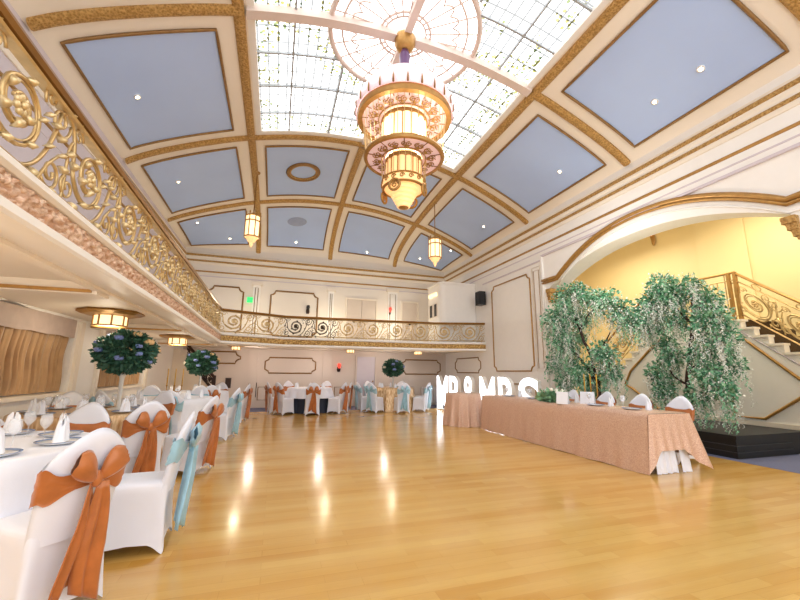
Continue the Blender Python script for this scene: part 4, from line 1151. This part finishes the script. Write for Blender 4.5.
# ------------------------------------------------------------------ lit letters
def letter(ch, x, y, label):
    cu = bpy.data.curves.new('letter_'+'x', 'FONT'); cu.body = ch; cu.size = 1.62; cu.extrude = .07; cu.offset = .026; cu.align_x = 'CENTER'
    ob = bpy.data.objects.new('tmp', cu); COL.objects.link(ob); dg = bpy.context.evaluated_depsgraph_get(); dg.update()
    me = bpy.data.meshes.new_from_object(ob.evaluated_get(dg)); bpy.data.objects.remove(ob)
    vs = [v.co.copy() for v in me.vertices]; fs = [tuple(p.vertices) for p in me.polygons]
    z0 = min(v.z if False else v.y for v in vs); z1 = max(v.y for v in vs); x0_ = min(v.x for v in vs); x1_ = max(v.x for v in vs)
    sz = 1.2/(z1-z0); sw = .74/(x1_-x0_)
    V_ = [((v.x-(x0_+x1_)/2)*sw, -v.z, (v.y-z0)*sz) for v in vs]
    T_ = thing('letter_light', label, 'letter light', (x, y, 0), LANG, 'lit letters spelling a greeting')
    ymin = min(v[1] for v in V_); fr = [f for f in fs if all(V_[k][1] < ymin+1e-4 for k in f)]; bk = [f for f in fs if f not in set(fr)]
    b = MB(); b.add(V_, bk); b.build('letter_body', M_WHITE, T_, fixn=False)
    b = MB(); b.add([(v[0], v[1]-.003, v[2]) for v in V_], fr); b.build('lit_face', M_LETTER, T_, fixn=False)
    MB().box(-.38, .38, -.12, .12, 0, .03).build('base_board', M_WHITE, T_)
    return T_
LA, LB_ = Vector((5.9, 13.0)), Vector((6.42, 8.3)); D = LB_-LA; LANG = atan2(D.y, D.x)
for ch, t, l in (('M', .02, 'white illuminated letter M farthest along the wall, starting the word MR'), ('R', .2, 'white illuminated letter R ending the word MR'), ('&', .38, 'white illuminated ampersand between the two words'), ('M', .58, 'white illuminated letter M starting the word MRS'), ('R', .77, 'white illuminated letter R in the middle of the word MRS'), ('S', .95, 'white illuminated letter S ending the row beside the head table')):
    p = LA+D*t; letter(ch, p.x, p.y, l)

# ------------------------------------------------------------------ stage and double stair beyond the arch
SG = thing('stage_platform', 'low black stage platform in front of the stair wall', 'stage', (7.04, 4.3, 0))
MB().box(0, 1.88, 0, 3.9, .30, .36).build('stage_top', M_BLACK, SG)
MB().box(.03, 1.88, .03, 3.9, 0, .30).build('stage_base', M_BLACK, SG)
for z in (.09, .19): MB().box(.01, 1.4, .012, .03, z, z+.012).box(.012, .03, .03, 3.9, z, z+.012).build('skirting_strip', mat('dark_grey_strip', '#33363c', .4), SG)
XS0, XS1 = 9.0, 10.3
ZL, LY0, LY1 = 2.43, 5.1, 7.05
STR = thing('grand_staircase', 'white double staircase with central landing beyond the arch', 'staircase', (0, 0, 0))
b = MB(); b.box(XS0, XS1, LY0, LY1, 0, ZL)
RUN, RISE, NSTEP = .21, .176, 13
for k in range(1, NSTEP+1):
    z = ZL-RISE*k
    if z < .03: break
    b.box(XS0, XS1, LY0-RUN*k, LY0-RUN*(k-1), 0, z).box(XS0, XS1, LY1+RUN*(k-1), LY1+RUN*k, 0, z)
b.build('stair_body', M_WHITE, STR)
cps = [MB(), MB()]
for k in range(0, NSTEP+1):
    z = ZL-RISE*k
    if z < .03: break
    for s in (0, 1):
        y0, y1 = (LY0-RUN*k, LY0-RUN*(k-1)) if s == 0 else (LY1+RUN*(k-1), LY1+RUN*k)
        if k == 0: y0, y1 = (LY0-.03, LY0+.3) if s == 0 else (LY1-.3, LY1+.03)
        MB().box(XS0-.05, XS0+.16, y0-.02, y1+.02, z-.03, z+.012).build('tread_nosing', M_CREAM, STR)
        cp = cps[s]; cp.box(XS0+.16, XS1, y0-.01, y1+.01, z, z+.016)
        if k < NSTEP: cp.box(XS0+.16, XS1, (LY0-RUN*k-.012) if s == 0 else LY1+RUN*k, (LY0-RUN*k) if s == 0 else LY1+RUN*k+.012, z-RISE, z)
[c_.build('stair_carpet', M_STAIRC, STR) for c_ in cps]
# gold panel mouldings on the stringer wall
def onS(pts): return [(XS0-.015, u, v) for u, v in pts]
frame(onS([(5.46, .5), (4.94, .5), (4.32, .95), (2.9, 2.0-1.1), (3.3, .3), (2.95, .32), (4.33, 1.24), (5.07, 2.02), (5.36, 2.25)][:3]+[(4.2, 1.03), (4.05, 1.03), (4.33, 1.26), (5.07, 2.03), (5.34, 2.26)]), .028, 'panel_moulding', M_GOLDP, STR)
frame(onS([(6.6, .5), (7.1, .5), (7.75, .95), (7.95, 1.05), (7.75, 1.4), (7.0, 2.05), (6.7, 2.26)]), .028, 'panel_moulding', M_GOLDP, STR)
MB().tube([(XS0-.01, LY0+.02, 2.2), (XS0-.01, 2.7, .18)], .012, 5).build('stringer_line', M_LILAC, STR)
MB().box(XS0-.03, XS0, LY0-2.4, LY1+2.4, .36, .44).build('skirting', M_CREAM, STR)
# stair railing
SRL = thing('stair_railing', 'gilt scroll railing following the stair down on the right', 'railing', (0, 0, 0))
XRL = XS0+.06; HH = .95
def smap_r(u, v, w): return Vector((XRL-w, LY0-.02-u, ZL+.03-u*RISE/RUN+v))
for k in range(4):
    b_, lf = scroll_mesh(lambda u, v, w: smap_r(u+.62*k, .1+v*1.0, w), .62, .72, 1.25, False, True)
    b2 = MB()
    for s in (.31,): b2.tube([smap_r(.62*k+s+.07*cos(a), .845+.055*sin(a), 0) for a in [2*pi*i/10 for i in range(10)]], .012, 5, closed=True)
    b_.add(b2.v, b2.f); b_.add(lf.v, lf.f); b_.build('scroll_panel', M_GOLD, SRL, True)
MB().tube([smap_r(0, .95, 0), smap_r(2.5, .95, 0)], .028, 8).build('handrail', M_GOLDP, SRL, True)
MB().tube([smap_r(0, .79, 0), smap_r(2.5, .79, 0)], .014, 6).tube([smap_r(0, .09, 0), smap_r(2.5, .09, 0)], .016, 6).build('lower_rail', M_GOLD, SRL, True)
SRC = thing('landing_railing', 'gilt straight railing along the stair landing', 'railing', (0, 0, 0))
for y in (LY0, LY0+.12, LY1): MB().box(XRL-.03, XRL+.03, y-.03, y+.03, ZL, ZL+1.02).build('newel_post', M_GOLDP, SRC)
MB().tube([(XRL, LY0, ZL+1.02), (XRL, LY1, ZL+1.02)], .028, 8).build('handrail', M_GOLDP, SRC, True)
MB().tube([(XRL, LY0, ZL+.86), (XRL, LY1, ZL+.86)], .014, 6).tube([(XRL, LY0, ZL+.1), (XRL, LY1, ZL+.1)], .014, 6).build('lower_rail', M_GOLD, SRC, True)
for i in range(12): y = lerp(LY0+.2, LY1-.1, i/11); MB().tube([(XRL, y, ZL+.1), (XRL, y, ZL+(.86 if i % 3 else 1.02))], .011, 5).build('baluster', M_GOLD, SRC)
SRR = thing('stair_railing', 'gilt scroll railing following the stair down on the left, behind the trees', 'railing', (0, 0, 0))
def smap_l(u, v, w): return Vector((XRL-w, LY1+.02+u, ZL+.03-u*RISE/RUN+v))
for k in range(4):
    b_, lf = scroll_mesh(lambda u, v, w: smap_l(u+.62*k, .1+v, w), .62, .72, 1.25, False, True); b_.add(lf.v, lf.f); b_.build('scroll_panel', M_GOLD, SRR, True)
MB().tube([smap_l(0, .95, 0), smap_l(2.5, .95, 0)], .028, 8).build('handrail', M_GOLDP, SRR, True)
MB().tube([smap_l(0, .09, 0), smap_l(2.5, .09, 0)], .016, 6).build('lower_rail', M_GOLD, SRR, True)
# stair hall shell
sh = struct('wall_stair_hall', MB().box(10.41, 10.6, -2.2, 11.6, 0, 6.2), M_YELLOW)
struct('wall_stair_hall_far', MB().box(XB, 10.41, 11.2, 11.4, 0, 6.2), M_YELLOW)
struct('ceiling_stair_hall', MB().box(XB, 10.6, -2.2, 11.4, 6.2, 6.3), M_YELLOW)
for y0, y1 in ((5.5, 6.6),): MB().box(10.37, 10.4, y0, y1, 2.4, 5.9).build('shallow_pilaster', M_YELLOW, sh)
MB().box(10.38, 10.4, 4.0, 4.1, 2.4, 5.9).build('shallow_pilaster', M_YELLOW, sh)
q = at(651, 236, X=10.3)
WS = thing('wall_sconce', 'small gilt sconce high on the yellow stair hall wall', 'wall light', (10.4, q.y, q.z))
MB().ell((-.03, 0, -.1), .04, .07, .2, 8, 6).build('back_plate', M_GOLDP, WS, True); MB().lathe([(.03, 0), (.07, .14), (.05, .2)], 10, (-.12, 0, 0)).build('shade', M_AMBER, WS, True); MB().tube([(-.03, 0, -.08), (-.12, 0, -.1), (-.12, 0, .02)], .014, 5).build('arm', M_GOLDP, WS, True)

# ------------------------------------------------------------------ wisteria trees
def tree(base, X0, branches, blobs, name, label, seed, n_leaf, rac):
    T_ = thing('wisteria_tree', label, 'tree', base, 0, 'artificial wisteria trees'); B0 = Vector(base); rnd = random.Random(seed)
    tk = MB()
    for pts, r_a, r_b in branches:
        P = [Vector((X0+dx, 0, 0))+Vector((0, y, z))-B0 for y, z, dx in pts]
        # smooth and gnarl
        Q = []
        for i in range(len(P)-1):
            for k in range(5): Q.append(P[i].lerp(P[i+1], k/5)+Vector((rnd.uniform(-.015, .015), rnd.uniform(-.015, .015), 0)))
        Q.append(P[-1]); tk.tube(Q, [lerp(r_a, r_b, i/(len(Q)-1)) for i in range(len(Q))], 7)
    tk.build('trunk', M_BARK, T_, True)
    lv, l2, bl = MB(), MB(), MB(); tot = sum(r*r for *_, r in blobs)
    def leaf(b, p, L, d):
        s = d.cross(Vector((rnd.uniform(-1, 1), rnd.uniform(-1, 1), rnd.uniform(-1, 1)))).normalized(); w_ = L*.3; nn = d.cross(s)*.12*L
        b.add([p, p+d*L*.5+s*w_+nn, p+d*L, p+d*L*.5-s*w_+nn], [(0, 1, 2, 3)])
    for y, z, dx, r in blobs:
        c0 = Vector((X0+dx, y, z))-B0
        for _ in range(int(n_leaf*r*r/tot)):
            v = Vector((rnd.gauss(0, .42), rnd.gauss(0, .42), rnd.gauss(0, .42))); v = v if v.length < 1 else v.normalized()
            p = c0+Vector((v.x*r*.9, v.y*r, v.z*r*.85)); d = (v+Vector((rnd.uniform(-.6, .6), rnd.uniform(-.6, .6), rnd.uniform(-1., .3)))).normalized()
            leaf(lv if rnd.random() < .5 else l2, p, rnd.uniform(.05, .105), d)
            if rnd.random() < .35: leaf(bl, p+v*.08, rnd.uniform(.03, .055), d)
        for _ in range(int(rac*r*r/tot)):
            v = Vector((rnd.uniform(-1, 1), rnd.uniform(-1, 1), rnd.uniform(-.8, .3))); p = c0+v*r*.85; L = rnd.uniform(.25, .62); m = int(L/.02)
            green = rnd.random() < .35
            for i in range(m):
                t = i/m; q_ = p+Vector((.03*sin(t*4+v.x*9)+rnd.gauss(0, .016), .03*cos(t*3+v.y*7)+rnd.gauss(0, .016), -L*t))
                if green: leaf(l2, q_, rnd.uniform(.05, .085)*(1-.4*t), Vector((rnd.uniform(-1, 1), rnd.uniform(-1, 1), -.9)).normalized())
                else:
                    for _k in range(2): leaf(bl, q_, rnd.uniform(.03, .05)*(1-.5*t), Vector((rnd.uniform(-1, 1), rnd.uniform(-1, 1), -.7)).normalized())
    o = lv.build('foliage', M_LEAF, T_, fixn=False); o2 = l2.build('young_foliage', M_LEAF2, T_, fixn=False); o3 = bl.build('hanging_blossom', M_BLOS, T_, fixn=False)
XT = 6.72
def L_(px, py, dx=0): q_ = at(px, py, X=XT+dx); return (q_.y, q_.z, dx)
def Lb(px, py, rpx, dx=0): q_ = at(px, py, X=XT+dx); d = (q_-Vector((0, 0, CAMH))).dot(fwd); return (q_.y, q_.z, dx, rpx*d/FPX)
bq = at(597, 390, X=XT)
tree((XT, bq.y, 0), XT, [([(bq.y, 0, 0), L_(598, 388), L_(592, 360), L_(580, 330), L_(570, 305)], .06, .018), ([L_(597, 385), L_(588, 368), L_(572, 350), L_(562, 335)], .04, .01),
     ([L_(592, 362), L_(604, 345), L_(612, 330)], .03, .01), ([L_(580, 330), L_(590, 312), L_(606, 303), L_(626, 308)], .025, .008), ([L_(597, 384), L_(608, 370), L_(613, 355)], .03, .01)],
     [Lb(568, 298, 15), Lb(557, 318, 15, -.15), Lb(566, 340, 18), Lb(562, 362, 15, .1), Lb(580, 318, 12, .1), Lb(583, 372, 15), Lb(603, 352, 13, -.1), Lb(610, 372, 12, .1), Lb(592, 298, 11), Lb(607, 300, 13, -.1), Lb(622, 312, 13), Lb(590, 385, 12, .1), Lb(566, 382, 10), Lb(578, 290, 9), Lb(633, 322, 10)],
     'l', 'left wisteria tree with drooping white blossom beside the arch pillar', 5, 7600, 640)
XT = 7.45
bq = at(686, 402, X=XT)
tree((XT, bq.y, .36), XT, [([(bq.y, .36, 0), L_(687, 398), L_(688, 370), L_(692, 340), L_(693, 310), L_(690, 290)], .055, .02), ([L_(693, 325), L_(684, 316), L_(672, 305), L_(660, 292)], .03, .01), ([L_(693, 312), L_(706, 305), L_(716, 310)], .025, .01), ([L_(688, 385), L_(676, 378), L_(668, 368)], .025, .008), ([L_(688, 372), L_(700, 362), L_(712, 352)], .025, .008), ([L_(660, 292), L_(645, 300), L_(632, 312)], .02, .008)],
     [Lb(662, 285, 13), Lb(655, 302, 14, -.1), Lb(672, 296, 13), Lb(648, 315, 11), Lb(690, 286, 12), Lb(708, 300, 14, .1), Lb(718, 318, 13), Lb(704, 322, 13, -.15), Lb(716, 345, 16), Lb(728, 362, 13, .1), Lb(676, 318, 11), Lb(668, 345, 10), Lb(660, 372, 12), Lb(664, 390, 10), Lb(712, 375, 15, -.1), Lb(724, 392, 11, -.2), Lb(700, 352, 12), Lb(672, 358, 9), Lb(728, 336, 10), Lb(638, 318, 9), Lb(655, 325, 9), Lb(700, 395, 11)],
     'r', 'right wisteria tree with white blossom standing on the black stage', 11, 7600, 780)

# small framed pictures on the lower back wall
for px, py, w_, h_, m, l in ((228, 383, .16, .34, M_DARKW, 'small dark framed picture on the lower back wall beside the corner stair'), (252, 390, .26, .5, mat('dark_red_print', '#6d2f2c', .5, var=.4, vscale=12), 'dark red framed poster low on the back wall')):
    q = at(px, py, Y=YW-.05); T_ = thing('framed_picture', l, 'picture', (q.x, YW-.006, q.z))
    MB().box(-w_/2, w_/2, -.02, 0, -h_/2, h_/2).build('print', m, T_); MB().tube([(-w_/2, -.02, -h_/2), (w_/2, -.02, -h_/2), (w_/2, -.02, h_/2), (-w_/2, -.02, h_/2)], .018, 4, closed=True).build('frame', M_DARKW, T_)
# ------------------------------------------------------------------ lights and world
w = bpy.data.worlds.new('world'); SC.world = w; w.use_nodes = True
bg = w.node_tree.nodes['Background']; bg.inputs['Color'].default_value = (.94, .97, 1, 1); bg.inputs['Strength'].default_value = 1.9
WARM = (1, .82, .6)
light('chandelier_lamp', 'POINT', (XM, YA, 4.1), 60, WARM, .1)
light('chandelier_lamp', 'POINT', (XM+.5, YA-.3, 5.2), 8, WARM, .3)
for y in (2.2, 6.2, 10.2): light('under_balcony_lamp', 'POINT', (-2.25, y, 1.8), 16, (1, .86, .66), .14)
for x in (-.6, 1.6, 3.9): light('under_balcony_lamp', 'POINT', (x, 13.6, 1.86), 14, (1, .84, .74), .12)
light('stair_hall_lamp', 'AREA', (8.6, 4.6, 5.2), 90, (1, .93, .76), 2.0)
light('tree_fill_light', 'POINT', (5.9, 5.6, 3.6), 45, (1, .97, .92), .25)  # added fill that brightens the trees; no fitting hangs here
light('stair_hall_lamp', 'AREA', (8.6, 8.2, 5.0), 70, (1, .93, .76), 1.6)
light('balcony_lamp', 'POINT', (-.9, 13.6, 3.2), 22, (1, .86, .62), .1)
light('balcony_lamp', 'POINT', (1.9, 13.9, 3.2), 22, (1, .86, .62), .1)
light('balcony_lamp', 'POINT', (4.3, 13.9, 3.2), 22, (1, .88, .66), .1)
SC.view_settings.view_transform = 'Standard'
SC.view_settings.look = 'None'
SC.view_settings.exposure = 0.3
SC.view_settings.gamma = 1.0
SC.cycles.use_denoising = True
SC.cycles.max_bounces = 8; SC.cycles.diffuse_bounces = 5; SC.cycles.glossy_bounces = 4; SC.cycles.transmission_bounces = 6
SC.cycles.sample_clamp_indirect = 6
SC.cycles.caustics_reflective = False; SC.cycles.caustics_refractive = False
